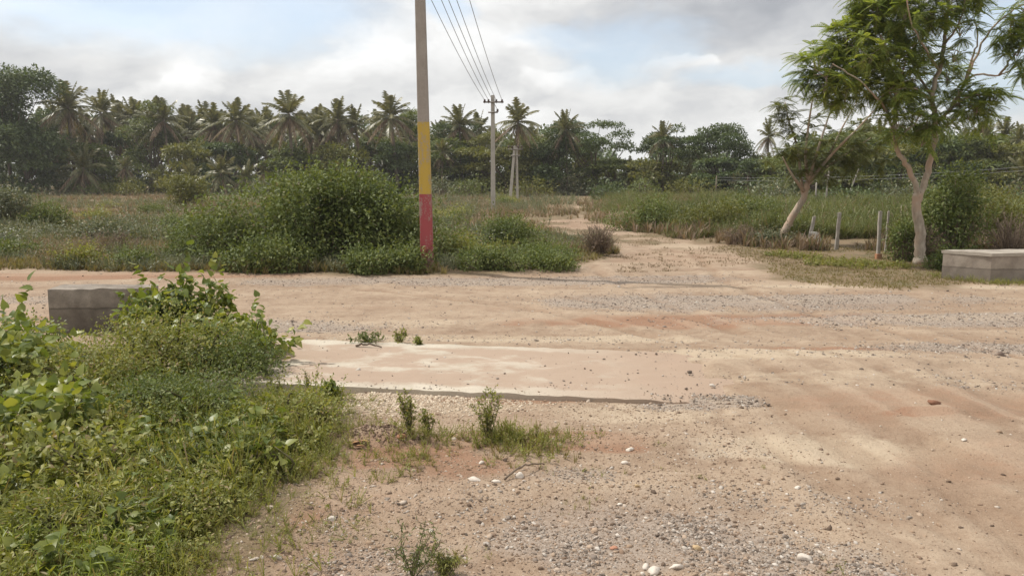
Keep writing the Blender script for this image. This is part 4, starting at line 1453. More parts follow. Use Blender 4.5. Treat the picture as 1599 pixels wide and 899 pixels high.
def right_tree():
    Y = 15.2
    base = G(1437, 414)
    Y = base[1]
    t = thing('feathery_tree', 'large feathery leaved tree with pale forked trunk beside the right parapet', 'tree', (base[0], Y, 0))
    o = np.array([base[0], Y, 0])
    q = lambda px, py, dy=0.0: P(px, py, Y + dy) - o
    tb = MB()
    S = lambda pts: [q(*p) for p in pts]
    limb(tb, [np.array([0, 0, -.15])] + S([(1437, 395), (1436, 360), (1431, 325), (1432, 302)]), .116, .078, 10, wob=.008)
    L1 = limb(tb, S([(1432, 318), (1428, 282, -.05), (1410, 250, -.1), (1396, 225, -.15), (1394, 200, -.2), (1402, 165, -.2), (1396, 130, -.25), (1388, 95, -.3), (1375, 55, -.3)]), .056, .020, 8, wob=.012)
    L2 = limb(tb, S([(1432, 318), (1444, 282, .1), (1455, 240, .15), (1461, 195, .15), (1456, 150, .1), (1466, 110, .1), (1474, 70, .1), (1478, 30, .1), (1484, -30, .1), (1490, -90, .1)]), .068, .022, 8, wob=.012)
    tb.add(*tube(np.array(S([(1437, 412), (1437, 402)])), [.16, .125], 10))
    subs = [
        [(1461, 195, .15), (1480, 175, .3), (1500, 145, .4), (1520, 98, .5), (1545, 50, .55), (1585, 15, .6), (1640, -10, .6)],
        [(1508, 125, .45), (1530, 116, .5), (1560, 118, .5), (1585, 105, .5), (1640, 70, .5)],
        [(1508, 125, .45), (1518, 90, .4), (1527, 60, .3), (1520, 30, .3)],
        [(1560, 118, .5), (1580, 90, .3), (1610, 60, .2)],
        [(1394, 200, -.2), (1375, 160, -.5), (1340, 125, -.8), (1300, 100, -.9)],
        [(1402, 165, -.2), (1385, 110, .3), (1350, 80, .7), (1320, 60, .8)],
        [(1396, 130, -.25), (1360, 100, -.2), (1318, 104, -.1), (1290, 110, 0)],
        [(1456, 150, .1), (1430, 110, .6), (1410, 60, .9), (1400, 10, 1.0)],
        [(1466, 110, .1), (1440, 70, -.6), (1420, 20, -.9), (1410, -50, -1.0)],
        [(1474, 70, .1), (1500, 30, -.3), (1510, -20, -.5)],
        [(1461, 195, .15), (1490, 165, -.3), (1520, 150, -.6), (1545, 150, -.8)],
        [(1394, 225, -.15), (1420, 200, -.5), (1440, 180, -.7)],
        [(1456, 160, .1), (1430, 140, -.3), (1400, 140, -.6)],
    ]
    for s in subs:
        limb(tb, S(s), .040 if len(s) > 5 else .026, .008, 6, 5, wob=.01)
    cl = [  # px, py, dY, radius, count
        (1275, 95, -.2, .36, 70), (1300, 75, .2, .40, 90), (1290, 125, -.4, .38, 90), (1325, 60, .0, .40, 90), (1330, 105, .3, .45, 110), (1320, 145, -.3, .36, 90),
        (1355, 85, -.5, .45, 110), (1360, 130, .1, .45, 120), (1345, 40, .2, .38, 80), (1370, 25, -.2, .45, 110), (1390, 60, .5, .45, 110), (1380, 5, .3, .42, 90),
        (1415, 20, -.5, .45, 110), (1430, 55, .3, .42, 90), (1410, 95, -.4, .42, 100), (1400, 140, -.5, .42, 100), (1440, -5, .2, .45, 100), (1455, 25, -.4, .35, 70),
        (1430, 125, .5, .42, 100), (1490, 5, -.2, .36, 60), (1515, -15, -.4, .35, 50), (1500, 45, .1, .25, 30), (1525, 5, .3, .28, 35),
        (1575, 45, .3, .30, 70), (1590, 75, .2, .26, 55), (1600, 20, .5, .30, 60), (1625, 55, .5, .32, 60), (1610, 110, .4, .20, 25), (1640, 0, .3, .35, 60),
        (1425, 175, -.4, .38, 90), (1400, 190, -.6, .30, 60), (1450, 190, -.5, .30, 60), (1500, 150, -.3, .36, 80), (1525, 165, -.5, .32, 70), (1550, 150, -.7, .22, 35),
        (1480, 120, .5, .32, 60), (1490, 85, -.1, .26, 35), (1340, -20, 0, .4, 60), (1400, -50, 0, .6, 120), (1470, -70, 0, .6, 120), (1540, -60, .2, .5, 80), (1262, 118, 0, .25, 35),
        (1440, 215, -.4, .26, 40), (1480, 185, .4, .3, 50), (1300, 155, .2, .22, 35), (1535, 195, .0, .25, 30),
    ]
    mb = MB()
    for px, py, dy, r, n in cl:
        feather_clump(mb, q(px, py, dy), r * 1.08, int(n * (2.0 if py < 170 else 1.5)), .30, down=.08)
    for px, py, dy, r, n in cl:
        c = q(px, py, dy)
        for k in range(4):
            e = c + rand_dirs(1)[0] * r
            tb.add(*tube(spline([c + np.array([0, 0, -r * .6]), c + rng.normal(0, .05, 3), e], 4), np.linspace(.012, .004, 9), 4))
    tb.build('trunk', BARK_PALE, t, True)
    mb.build('crown', LEAF_TREE, t)


right_tree()


def leaning_tree():
    base = G(1213, 384)
    Y = base[1]
    t = thing('leaning_tree', 'smaller tree with leaning pale trunk left of the fence posts', 'tree', (base[0], Y, 0))
    o = np.array([base[0], Y, 0])
    q = lambda px, py, dy=0.0: P(px, py, Y + dy) - o
    S = lambda pts: [q(*p) for p in pts]
    tb = MB()
    limb(tb, [np.array([-.05, 0, -.1])] + S([(1222, 365), (1238, 338), (1254, 310), (1262, 285)]), .105, .07, 8, wob=.01)
    for s in ([(1254, 310), (1250, 270, .2), (1245, 230, .3), (1232, 190, .3), (1226, 160, .3)],
              [(1262, 285), (1258, 240), (1262, 200), (1268, 160), (1270, 148)],
              [(1262, 285), (1275, 240, -.3), (1288, 200, -.3), (1300, 165, -.3)],
              [(1262, 285), (1290, 250, .3), (1315, 200, .4), (1338, 160, .4)],
              [(1262, 285), (1300, 240, -.3), (1340, 200, -.5), (1372, 165, -.5)],
              [(1260, 290), (1290, 262, .5), (1330, 235, .6), (1360, 215, .6)],
              [(1256, 300), (1235, 270, -.4), (1222, 245, -.5)]):
        limb(tb, S(s), .045, .010, 6, 5)
    mb = MB()
    for px, py, dy, r, n in ((1226, 170, .3, .34, 45), (1232, 195, .3, .38, 55), (1222, 155, .3, .22, 22), (1245, 225, .3, .50, 80), (1228, 240, -.4, .45, 70), (1262, 250, .1, .55, 90),
                             (1290, 235, -.2, .5, 80), (1320, 225, .3, .5, 80), (1345, 215, -.2, .45, 65), (1300, 255, .5, .5, 80), (1335, 250, .2, .45, 60), (1285, 268, -.3, .4, 40), (1275, 190, .1, .2, 16), (1265, 165, 0, .2, 12), (1365, 225, .2, .4, 50), (1370, 250, .4, .4, 50)):
        feather_clump(mb, q(px, py, dy), r * 1.1, int(n * 1.25), .32, down=.05)
    tb.build('trunk', BARK_PALE, t, True)
    mb.build('crown', leaf_mat('leaf_feathery_olive', [(0.069, 0.091, 0.032), (0.131, 0.150, 0.050), (0.227, 0.227, 0.087)], 1.1, .28, .5, (0.22, 0.19, 0.09), .94), t)
    vb = shrub('leafy_shrub', 'creeper covered clump around the foot of the leaning trunk', 'shrub', base[0] - .1, Y - .1, mound(1.1, .8, .5, 6, .36), 3000, .07, LEAF_GREY, sprays=60)


leaning_tree()

for x, y, w, d, h, n, lf, mt, nm, lb in (
        (9.35, 16.6, 1.4, 1.2, 2.0, 7000, .085, LEAF_BUSH, 'leafy_shrub', 'tall dark green shrub immediately right of the pale forked trunk'),
        (8.15, 16.3, .6, .6, .95, 3000, .065, LEAF_BUSH, 'leafy_shrub', 'small green shrub immediately left of the pale forked trunk'),
        (8.3, 14.7, .9, .6, .42, 3000, .06, LEAF_BUSH, 'leafy_shrub', 'low shrub between the forked trunk and the right parapet'),
        (11.0, 18.5, 2.6, 1.6, 1.55, 7000, .08, LEAF_YEL, 'leafy_shrub', 'yellow green shrub behind the right parapet'),
        (13.2, 19.5, 2.4, 1.6, 1.3, 5000, .08, LEAF_MID, 'leafy_shrub', 'green shrub behind the far end of the right parapet'),
        (4.4, 26, 2.4, 1.6, 1.15, 5500, .09, LEAF_BUSH, 'leafy_shrub', 'rounded scrub bush right of the dirt track, nearest to it'),
        (6.4, 24.5, 2.6, 1.6, 1.1, 6000, .09, LEAF_YEL, 'leafy_shrub', 'spreading scrub bush between the track and the leaning trunk'),
        (8.3, 27, 2.6, 1.6, 1.2, 5000, .10, LEAF_MID, 'leafy_shrub', 'scrub bush behind the foot of the leaning trunk'),
        (-8.6, 15.3, 1.1, .7, .42, 2500, .06, LEAF_WEED, 'leafy_shrub', 'knee high weed bush on the verge behind the left concrete block'),
        (-7.4, 15.2, .9, .6, .38, 2200, .06, LEAF_BUSH, 'leafy_shrub', 'small weed bush left of the lower greyish bush'),
        (-10.6, 16.6, 1.6, .8, .5, 3000, .07, LEAF_MID, 'leafy_shrub', 'broad low weed bush on the verge near the left edge')):
    shrub(nm, lb, 'shrub', x, y, mound(w, d, h, 8, .36), n, lf, mt, sprays=70)

# ------------------------------------------------------------------ fence posts
POST = concrete_mat('stone_post', (0.27, 0.24, 0.21), (0.46, 0.42, 0.37), (0.20, 0.17, 0.14), (0.55, 0.68), 5.0)


def stone_post(label, px, py0, py1, lean, w=.085, foot=None):
    b = G(px, py1)
    top = P(px, py0, b[1])
    o = thing('fence_post', label, 'fence post', (b[0], b[1], 0), 'stone posts along the right verge')
    mb = MB()
    taper_box(mb, 0, 0, lean, 0.02, -.2, top[2], w, w * .85, w * .8, w * .7, 10)
    m = mb.V[0]; m += np.stack([vnoise(m[:, 2] * 5 + k * 9, m[:, 0] * 30, k) for k in range(3)], 1) * .022 - .011
    mb.build('shaft', POST, o)
    if foot:
        mb = MB()
        taper_box(mb, 0, 0, 0, 0, -.05, foot, w * 1.5, w * 1.35, w * 1.4, w * 1.3, 4)
        pm = paint_mat('paint_orange', (0.62, 0.17, 0.035), (0.35, 0.2, 0.12))
        mb.build('orange_foot', pm, o)
    return o


stone_post('short leaning stone fence post nearest to the leaning trunk', 1259, 338, 388, .17, .08)
stone_post('upright pale stone fence post, middle of the three', 1305, 332, 392, .05, .09)
stone_post('slim stone fence post with bright orange foot near the forked tree', 1371, 330, 408, -.01, .08, .16)
stone_post('thin grey fence post just right of the orange footed one', 1382, 330, 396, .03, .05)
b = G(1277, 389)
t = thing('stone_slab', 'white broken stone slab propped against the short leaning post', 'stone slab', (b[0], b[1], 0))
mb = MB(); taper_box(mb, .12, -.05, -.12, 0, -.05, .42, .16, .20, .05, .05, 6)
mb.build('slab_stone', concrete_mat('white_stone', (0.50, 0.49, 0.46), (0.66, 0.65, 0.62), None, sc=6), t)

# ------------------------------------------------------------------ grasses, scrub and weeds that nobody could count
def sample(n, x0, x1, y0, y1, keep, nearbias=0.0):
    out = []
    tot = 0
    while tot < n:
        m = n * 2
        y = y0 + (y1 - y0) * rng.uniform(0, 1, m) ** (1 + nearbias)
        half = (y * .70 + 1.0)
        x = np.clip(rng.uniform(-1, 1, m) * half, x0, x1)
        k = keep(x, y) & (x > x0) & (x < x1)
        out.append(np.column_stack([x[k], y[k]])); tot += k.sum()
        if m > 4000000: break
    return np.concatenate(out)[:n]


patch = lambda x, y, s, sd: fbm(x * s, y * s, sd, 3)


def build_ground_cover():
    # left field and verge, green near the road, dry further out
    kl = lambda x, y: (poly_sd(x, y, FAR_LEFT) + (patch(x, y, .9, 3) - .5) * .8 < -.12)
    green = sample(6500, -60, 3, 13.5, 22, lambda x, y: kl(x, y) & (patch(x, y, .45, 8) > .36), .6)
    mb = MB()
    plant_stuff(mb, GRASS_FAR, green, rng.uniform(.10, .30, len(green)) * (.6 + .8 * patch(green[:, 0], green[:, 1], .5, 9)))
    tag(mb.build('verge_grass', GRASS_GREEN), 'short mixed grass on the verge left of the dirt track', 'grass', kind='stuff')
    weeds = sample(7500, -60, 3, 13.6, 24, lambda x, y: kl(x, y) & (patch(x, y, .6, 18) > .45), .5)
    mb = MB()
    plant_stuff(mb, SPRIGS + SPRIGS_FINE, weeds, rng.uniform(.12, .36, len(weeds)))
    tag(mb.build('verge_weeds', LEAF_GREY), 'leafy weeds scattered over the verge left of the dirt track', 'weeds', kind='stuff')
    dry = sample(21000, -70, 4, 18, 80, lambda x, y: kl(x, y) & (patch(x, y, .3, 28) > .34), .5)
    mb = MB()
    plant_stuff(mb, GRASS_FAR, dry, rng.uniform(.08, .30, len(dry)) * (.4 + 1.1 * patch(dry[:, 0], dry[:, 1], .25, 29)) * (1 + dry[:, 1] / 90))
    tag(mb.build('dry_field_grass', GRASS_DRY), 'dry brown grass covering the left field', 'grass', kind='stuff')
    fw = sample(7500, -70, 6, 20, 80, lambda x, y: kl(x, y) & (patch(x, y, .30, 38) > .50), .4)
    mb = MB()
    plant_stuff(mb, SPRIGS, fw, rng.uniform(.25, .65, len(fw)))
    tag(mb.build('field_weeds', LEAF_GREY), 'grey green weeds dotted over the brown left field', 'weeds', kind='stuff')
    # right side
    kr = lambda x, y: (poly_sd(x, y, FAR_RIGHT) + (patch(x, y, .7, 4) - .5) * 1.2 < -.2)
    mb = MB()
    sc = sample(15000, 1.0, 70, 22.5, 66, lambda x, y: kr(x, y) & (patch(x, y, .30, 48) > .34) & (x > 2.5 + (y - 22) * .04), .55)
    plant_stuff(mb, SPRIGS + SPRIGS_FINE, sc, rng.uniform(.45, 1.0, len(sc)) * (.30 + 1.25 * patch(sc[:, 0], sc[:, 1], .30, 5)) * np.clip(-poly_sd(sc[:, 0], sc[:, 1], FAR_RIGHT) / 3.0, .25, 1))
    tag(mb.build('scrub', leaf_mat('leaf_scrub', [(0.072, 0.089, 0.037), (0.140, 0.163, 0.058), (0.227, 0.236, 0.100)], .22, .28, .5, (0.24, 0.19, 0.12), .90)), 'waist high yellow green scrub over the right field', 'scrub', kind='stuff')
    mb = MB()
    sc = sample(5500, 0, 60, 17, 60, lambda x, y: kr(x, y) & (patch(x, y, .35, 58) > .44) & ((y > 18.6) | (x > 9.5)), .8)
    plant_stuff(mb, GRASS_FAR, sc, rng.uniform(.18, .62, len(sc)) * (.5 + patch(sc[:, 0], sc[:, 1], .6, 15)))
    tag(mb.build('dry_scrub_grass', GRASS_DRY), 'dry grey brown grass standing in the right field', 'grass', kind='stuff')
    mb = MB()
    tr = sample(3800, -4, 14, 14.5, 40, lambda x, y: (poly_sd(x, y, FAR_LEFT) > -.4) & (poly_sd(x, y, FAR_RIGHT) > -.6) & (patch(x, y, .8, 47) > .47) & (patch(x, y, 4, 49) > .5), .2)
    plant_stuff(mb, GRASS_FAR, tr, rng.uniform(.02, .08, len(tr)))
    tag(mb.build('track_grass', GRASS_DRY), 'low dry grass invading the edges of the dirt track', 'grass', kind='stuff')
    mb = MB()
    kv = lambda x, y: (np.minimum(poly_sd(x, y, VERGE), poly_sd(x, y, FAR_RIGHT)) + (patch(x, y, 1.2, 4) - .5) * .9 < -.05)
    vg = sample(12000, 3, 30, 11.5, 20, lambda x, y: kv(x, y) & (patch(x, y, .8, 68) > .3), .2)
    plant_stuff(mb, GRASS_FAR, vg, rng.uniform(.025, .085, len(vg)))
    tag(mb.build('verge_grass', GRASS_GREEN), 'short worn grass on the verge before the right tree', 'grass', kind='stuff')
    mb = MB()
    bl = [tuple(G(*p)) for p in ((1462, 432), (1482, 437), (1543, 444), (1640, 446))]
    bs = sample(260, 6, 11, 12, 14, lambda x, y: line_d(x, y, bl) < .14)
    plant_stuff(mb, SPRIGS + SPRIGS_FINE, bs, rng.uniform(.05, .16, len(bs)), .4)
    tag(mb.build('wall_foot_weeds', LEAF_WEED), 'little weeds along the foot of the right parapet', 'weeds', kind='stuff')
    mb = MB()
    ln = [tuple(G(*p)) for p in ((1235, 402), (1290, 412), (1350, 418), (1400, 420))]
    cr = sample(800, 4, 12, 12.5, 19, lambda x, y: (line_d(x, y, ln) < 1.1 * patch(x, y, 1.1, 71) - .1))
    plant_stuff(mb, SPRIGS_BROAD + SPRIGS, cr, rng.uniform(.05, .17, len(cr)))
    tag(mb.build('verge_creeper', LEAF_WEED), 'pale leafy creeper along the grass below the fence posts', 'weeds', kind='stuff')


build_ground_cover()


# small weed bushes dotted over both fields
wb = [shrub('weed_bush', 'x', 'bush', 0, 0, mound(1.1, .9, .55, 6, .36), 2200, .06, LEAF_GREY, sprays=60),
      shrub('weed_bush', 'x', 'bush', 0, 0, mound(1.3, 1.0, .42, 6, .36), 2200, .065, LEAF_WEED, sprays=60),
      shrub('weed_bush', 'x', 'bush', 0, 0, mound(.9, .8, .5, 5, .36), 1800, .06, LEAF_BUSH, sprays=60),
      shrub('weed_bush', 'x', 'bush', 0, 0, mound(1.0, .9, .5, 5, .36), 1500, .06, GRASS_DRY, T_NARROW, sprays=90)]
spots = []
while len(spots) < 96:
    y = 15.0 + 42 * rng.uniform(0, 1) ** 1.5; x = rng.uniform(-.72, .72) * y
    X_, Y_ = np.array([x]), np.array([y])
    l, r = poly_sd(X_, Y_, FAR_LEFT)[0], poly_sd(X_, Y_, FAR_RIGHT)[0]
    if (l < -.7 and not (-7.6 < x < 1.2 and y < 17.2)) or (r < -1.5 and y > 22):
        spots.append((x, y, l < 0))
for i, (x, y, left) in enumerate(spots):
    lb = 'small weed bush dotted about the brown field left of the dirt track' if left else 'small weed bush dotted about the scrub field right of the dirt track'
    k = i % 4
    f = rng.uniform(.6, 1.5)
    loc, rz, s3 = (x, y, gz(x, y)), rng.uniform(0, 6.28), (f * 1.15, f, f * rng.uniform(.7, 1.1))
    if i < 4:
        o = wb[k]; o.location = loc; o.rotation_euler = (0, 0, rz); o.scale = s3; tag(o, lb, None, 'weed bushes in the fields')
    else:
        copy_tree(wb[k], loc, rz, s3, lb, 'weed bushes in the fields')


# ------------------------------------------------------------------ front left greenery
fg = [
    # name, label, x, y, w, d, h, lobes, n, leaf, mat, templ
    ('broad_leaf_shrub', 'broad leaved plant reaching up before the right end of the grey block', -3.42, 8.2, .8, .55, .70, 6, 800, .085, LEAF_BROAD, T_HEART),
    ('broad_leaf_shrub', 'broad leaved shrub hiding the lower half of the grey block', -3.75, 8.0, 1.0, .6, .50, 6, 900, .075, LEAF_BROAD, T_HEART),
    ('broad_leaf_shrub', 'broad leaved shrub whose branch hangs over the left end of the slab', -2.75, 7.35, .95, .8, .42, 6, 900, .075, LEAF_BROAD, T_HEART),
    ('broad_leaf_shrub', 'large leaved dark shrub at the left edge of the picture', -4.1, 6.2, 1.1, .9, .52, 6, 900, .085, LEAF_BROAD, T_HEART),
    ('broad_leaf_shrub', 'deep green large leaved shrub low at the left edge, before the first one', -3.15, 5.0, .8, .7, .40, 6, 600, .075, LEAF_BROAD, T_HEART),
    ('leafy_shrub', 'green shrub left of the grey block', -5.3, 7.6, 1.2, .9, .36, 6, 3000, .045, LEAF_BROAD, T_OVAL),
    ('leafy_shrub', 'dense small leaved shrub in the middle of the front left greenery', -3.05, 6.8, 1.3, .9, .56, 9, 8500, .034, LEAF_WEED, T_LEAF),
    ('leafy_shrub', 'dark small leaved shrub at the slab end of the front left greenery', -2.45, 6.75, .8, .6, .40, 6, 5000, .034, LEAF_BUSH, T_LEAF),
    ('leafy_shrub', 'yellowish fine leaved shrub before the dense small leaved one', -3.3, 5.9, 1.2, .8, .44, 8, 7500, .034, LEAF_WEED, T_LEAF),
    ('leafy_shrub', 'low fine leaved shrub next to the shaded slab end', -1.75, 5.95, .9, .6, .22, 6, 3800, .030, LEAF_WEED, T_LEAF),
    ('leafy_shrub', 'low bushy weed in the centre of the front left greenery', -2.35, 5.5, 1.1, .8, .34, 8, 6200, .030, LEAF_BUSH, T_LEAF),
    ('leafy_shrub', 'oval leaved bush at the left edge, low in the picture', -2.55, 4.25, .8, .6, .34, 7, 1500, .048, LEAF_WEED, T_OVAL),
    ('leafy_shrub', 'narrow leaved bushy clump in the lower left corner', -2.05, 3.55, .7, .5, .26, 7, 1900, .060, LEAF_WEED, T_NARROW),
    ('leafy_shrub', 'narrow leaved bushy clump halfway along the lower bank', -1.85, 4.5, .7, .5, .24, 7, 1800, .055, LEAF_BUSH, T_NARROW),
    ('leafy_shrub', 'fine leaved low bush by the red soil edge', -1.5, 5.3, .6, .45, .24, 6, 2600, .030, LEAF_WEED, T_LEAF),
    ('leafy_shrub', 'fine leaved low bush at the bottom edge of the bank', -1.55, 3.75, .6, .4, .18, 6, 1900, .028, LEAF_WEED, T_LEAF),
    ('broad_leaf_shrub', 'small heart leaved plant at the edge of the bare reddish soil', -1.42, 4.42, .26, .22, .20, 3, 70, .060, LEAF_BROAD, T_HEART),
    ('broad_leaf_shrub', 'small bright leaved plant right of the low bushy weed', -1.72, 4.95, .24, .2, .16, 3, 60, .060, LEAF_BROAD, T_HEART),
]
for nm, lb, x, y, w, d, h, k, n, lf, mt, tm in fg:
    shrub(nm, lb, 'shrub' if 'plant' not in lb else 'plant', x, y, mound(w * 1.1, d * 1.1, h * 1.18, k, .36), n, lf, mt, tm, stem_mat=STEM_GREEN, sprays=int(n / 60), droop=.35 if tm is T_HEART else .15)


def hanging_branch():
    base = np.array([-2.45, 7.2, 0])
    t = thing('hanging_branch_plant', 'arching branch with dark drooping heart leaves against the pale slab', 'plant', (base[0], base[1], 0))
    mb, sb = MB(), MB()
    a = np.array([0, 0, 0]); tip = P(438, 540, 7.0) - base
    s = limb(sb, [a, np.array([.08, 0, .42]), tip + np.array([-.12, 0, .06]), tip], .008, .004, 5)
    for k in range(22):
        c = s[rng.integers(len(s) // 3, len(s))] + rng.normal(0, .035, 3)
        d = norm(np.array([[rng.normal(0, .3), rng.normal(0, .3), -1.0]]))
        mb.add(*scatter(T_HEART[0], T_HEART[1], c[None], frames(d, rand_dirs(1)), np.array([rng.uniform(.06, .10)])))
    sb.build('stem', STEM_GREEN, t); mb.build('leaves', LEAF_BROAD, t)


hanging_branch()


def front_weeds():
    sd = lambda x, y: poly_sd(x, y, FG_VEG) + (patch(x, y, 2.2, 91) - .5) * .55
    mb = MB()
    a = sample(9000, -6, -.4, 2.4, 7.6, lambda x, y: (sd(x, y) < -.02) & (patch(x, y, 2.2, 92) > .36), .1)
    plant_stuff(mb, SPRIGS + SPRIGS_FINE, a, rng.uniform(.09, .26, len(a)) * (.45 + 1.2 * patch(a[:, 0], a[:, 1], 1.2, 97)) * np.clip(.35 - sd(a[:, 0], a[:, 1]) * 1.6, .35, 1), .35)
    tag(mb.build('ground_weeds', LEAF_WEED), 'fine leaved yellow green weeds carpeting the front left bank', 'weeds', kind='stuff')
    mb = MB()
    a = sample(1500, -6, -.9, 2.2, 5.0, lambda x, y: (sd(x, y) < -.25) & (patch(x, y, 2.0, 95) > .42), 0)
    plant_stuff(mb, SPRIGS_LANCE, a, rng.uniform(.07, .20, len(a)) * (.5 + 1.2 * patch(a[:, 0], a[:, 1], 1.4, 96)), .4)
    tag(mb.build('lance_weeds', leaf_mat('leaf_lance', [(0.113, 0.151, 0.033), (0.212, 0.257, 0.055), (0.356, 0.372, 0.104)], 1.6, .34, .45, (.28, .22, .1), .92)),
        'narrow leaved bright weeds in the lower left corner', 'weeds', kind='stuff')
    mb = MB()
    a = sample(1300, -6, -.3, 2.3, 7, lambda x, y: sd(x, y) < .12, .1)
    plant_stuff(mb, GRASSES, a, rng.uniform(.04, .13, len(a)) * np.clip(.5 - sd(a[:, 0], a[:, 1]) * 1.6, .4, 1.2), .5)
    tag(mb.build('bank_grass', GRASS_GREEN), 'wispy grass between the weeds of the front left bank', 'grass', kind='stuff')
    mb = MB()
    a = sample(3600, -6, -.6, 2.3, 7.2, lambda x, y: (sd(x, y) < -.08) & (patch(x, y, 2.4, 98) > .46), .1)
    plant_stuff(mb, SPRIGS_OVAL, a, rng.uniform(.09, .26, len(a)) * (.5 + patch(a[:, 0], a[:, 1], 1.2, 97)) * np.clip(.4 - sd(a[:, 0], a[:, 1]) * 1.6, .4, 1), .4)
    tag(mb.build('leafy_weeds', LEAF_WEED), 'small oval leaved weeds in drifts over the front left bank', 'weeds', kind='stuff')
    mb = MB()
    a = sample(420, -6, -1.5, 3.0, 7.0, lambda x, y: sd(x, y) < -.3, .1)
    plant_stuff(mb, SPRIGS_BROAD, a, rng.uniform(.14, .30, len(a)), .25)
    tag(mb.build('broad_weeds', LEAF_BROAD), 'broader leaved weeds mixed into the front left bank', 'weeds', kind='stuff')
    # small patches on the bare soil
    mb, g = MB(), MB()
    for px, py, r, n, hh in ((655, 690, .20, 90, .13), (790, 690, .18, 120, .15), (825, 700, .20, 130, .13), (880, 690, .16, 50, .09), (800, 725, .14, 26, .08), (915, 740, .10, 16, .06), (905, 790, .10, 18, .06),
                             (650, 725, .12, 22, .09), (1048, 732, .05, 8, .05), (1090, 748, .04, 5, .06), (1030, 697, .06, 8, .05), (680, 880, .10, 18, .10), (490, 830, .12, 14, .07), (540, 690, .12, 20, .08),
                             (1280, 890, .10, 12, .06), (1195, 735, .05, 5, .04), (930, 765, .05, 7, .05), (600, 835, .12, 10, .05), (760, 870, .10, 8, .05), (470, 760, .15, 18, .08), (700, 700, .1, 16, .08)):
        c = G(px, py)
        n2 = int(n * .8)
        k = rng.normal(0, 1, (n2, 2)) * r * np.array([.85, .65]) + c
        plant_stuff(mb, SPRIGS_FINE + SPRIGS[:4], k, rng.uniform(.35, 1.1, n2) * hh, .4)
        k = rng.normal(0, 1, (n // 2 + 1, 2)) * r * np.array([.9, .7]) + c
        plant_stuff(g, GRASSES, k, rng.uniform(.4, 1.1, len(k)) * hh * .8, .4)
    tag(mb.build('soil_weeds', LEAF_WEED), 'small weed tufts on the stony soil before the slab', 'weeds', kind='stuff')
    tag(g.build('soil_grass', GRASS_GREEN), 'sparse grass tufts on the stony soil before the slab', 'grass', kind='stuff')
    mb = MB()
    a = sample(420, -3, .9, 2.5, 6.0, lambda x, y: (sd(x, y) > -.1) & (sd(x, y) < .75 * patch(x, y, 1.4, 83)))
    plant_stuff(mb, SPRIGS_FINE + SPRIGS, a, rng.uniform(.03, .13, len(a)), .5)
    tag(mb.build('straggling_weeds', LEAF_WEED), 'sparse weeds straggling from the bank over the bare soil', 'weeds', kind='stuff')
    # thin dead straw on the bank edge
    mb = MB()
    a = sample(900, -3, 1.2, 2.6, 5.6, lambda x, y: (sd(x, y) > -.3) & (sd(x, y) < .8))
    mb2 = [grass_template(3, 1, 1.8, .012, s + 90) for s in range(4)]
    plant_stuff(mb, mb2, a, rng.uniform(.04, .10, len(a)), .8)
    tag(mb.build('dead_straw', GRASS_DRY), 'thin dead straw lying at the edge of the front left bank', 'straw', kind='stuff')


front_weeds()


def stalk_weed(label, px, py, h, spread, n, mat=LEAF_WEED, lsize=.018, templ=T_LEAF, name='stalk_weed'):
    b = G(px, py)
    t = thing(name, label, 'weed', (b[0], b[1], gz(*b)))
    sb, mb = MB(), MB()
    for i in range(n):
        a = rng.uniform(0, 6.28)
        q = rng.uniform(.15, 1) * spread
        tip = np.array([math.cos(a) * q, math.sin(a) * q, h * rng.uniform(.6, 1.0)])
        s = limb(sb, [(0, 0, -.01), tip * .5 + np.array([0, 0, .06 * h]) + rng.normal(0, .01, 3), tip], .0026, .0012, 4, 5)
        for j in range(2, len(s)):
            k = 3
            e = s[j] + norm(rand_dirs(k) + np.array([0, 0, .5])) * rng.uniform(.015, .05, (k, 1))
            for ee in e:
                sb.add(*tube([s[j], ee], [.0012, .0008], 3, cap=False))
            leaf_cloud(mb, templ, np.concatenate([e, (e + s[j]) / 2]), rand_dirs(2 * k), 1.5 * lsize * rng.uniform(.6, 1.3, 2 * k))
    sb.build('stems', STEM_GREEN, t); mb.build('leaves', mat, t)


stalk_weed('slender upright weed on the pale rubble before the slab', 640, 692, .34, .10, 8)
stalk_weed('wispy tall weed growing by the red soil patch before the slab', 762, 690, .36, .16, 9)
stalk_weed('short thin weed between the two taller rubble weeds', 672, 680, .20, .07, 4)
stalk_weed('thin branching weed standing before the slab at the edge of the greenery', 440, 622, .36, .22, 7, lsize=.016)
stalk_weed('spindly pale weed rising before the slab beside the branching one', 487, 618, .34, .16, 6, lsize=.014)
stalk_weed('small leafy weed at the shaded corner of the slab', 522, 630, .20, .09, 6, LEAF_BROAD, .035)
stalk_weed('feathery weed behind the slab, the taller of two tufts', 623, 542, .16, .14, 5, lsize=.022)
stalk_weed('rounded tuft of weed behind the slab, right of the feathery one', 655, 544, .11, .10, 5, lsize=.022)
stalk_weed('low dark weed tuft behind the slab, left of the feathery one', 575, 540, .08, .22, 7, LEAF_BUSH, .022)
stalk_weed('dark branching seedling at the bottom of the picture', 645, 905, .20, .16, 7, LEAF_BUSH, .018, T_NARROW)
stalk_weed('soft green tuft beside the dark seedling at the bottom', 692, 900, .09, .09, 12, LEAF_WEED, .016, T_NARROW)


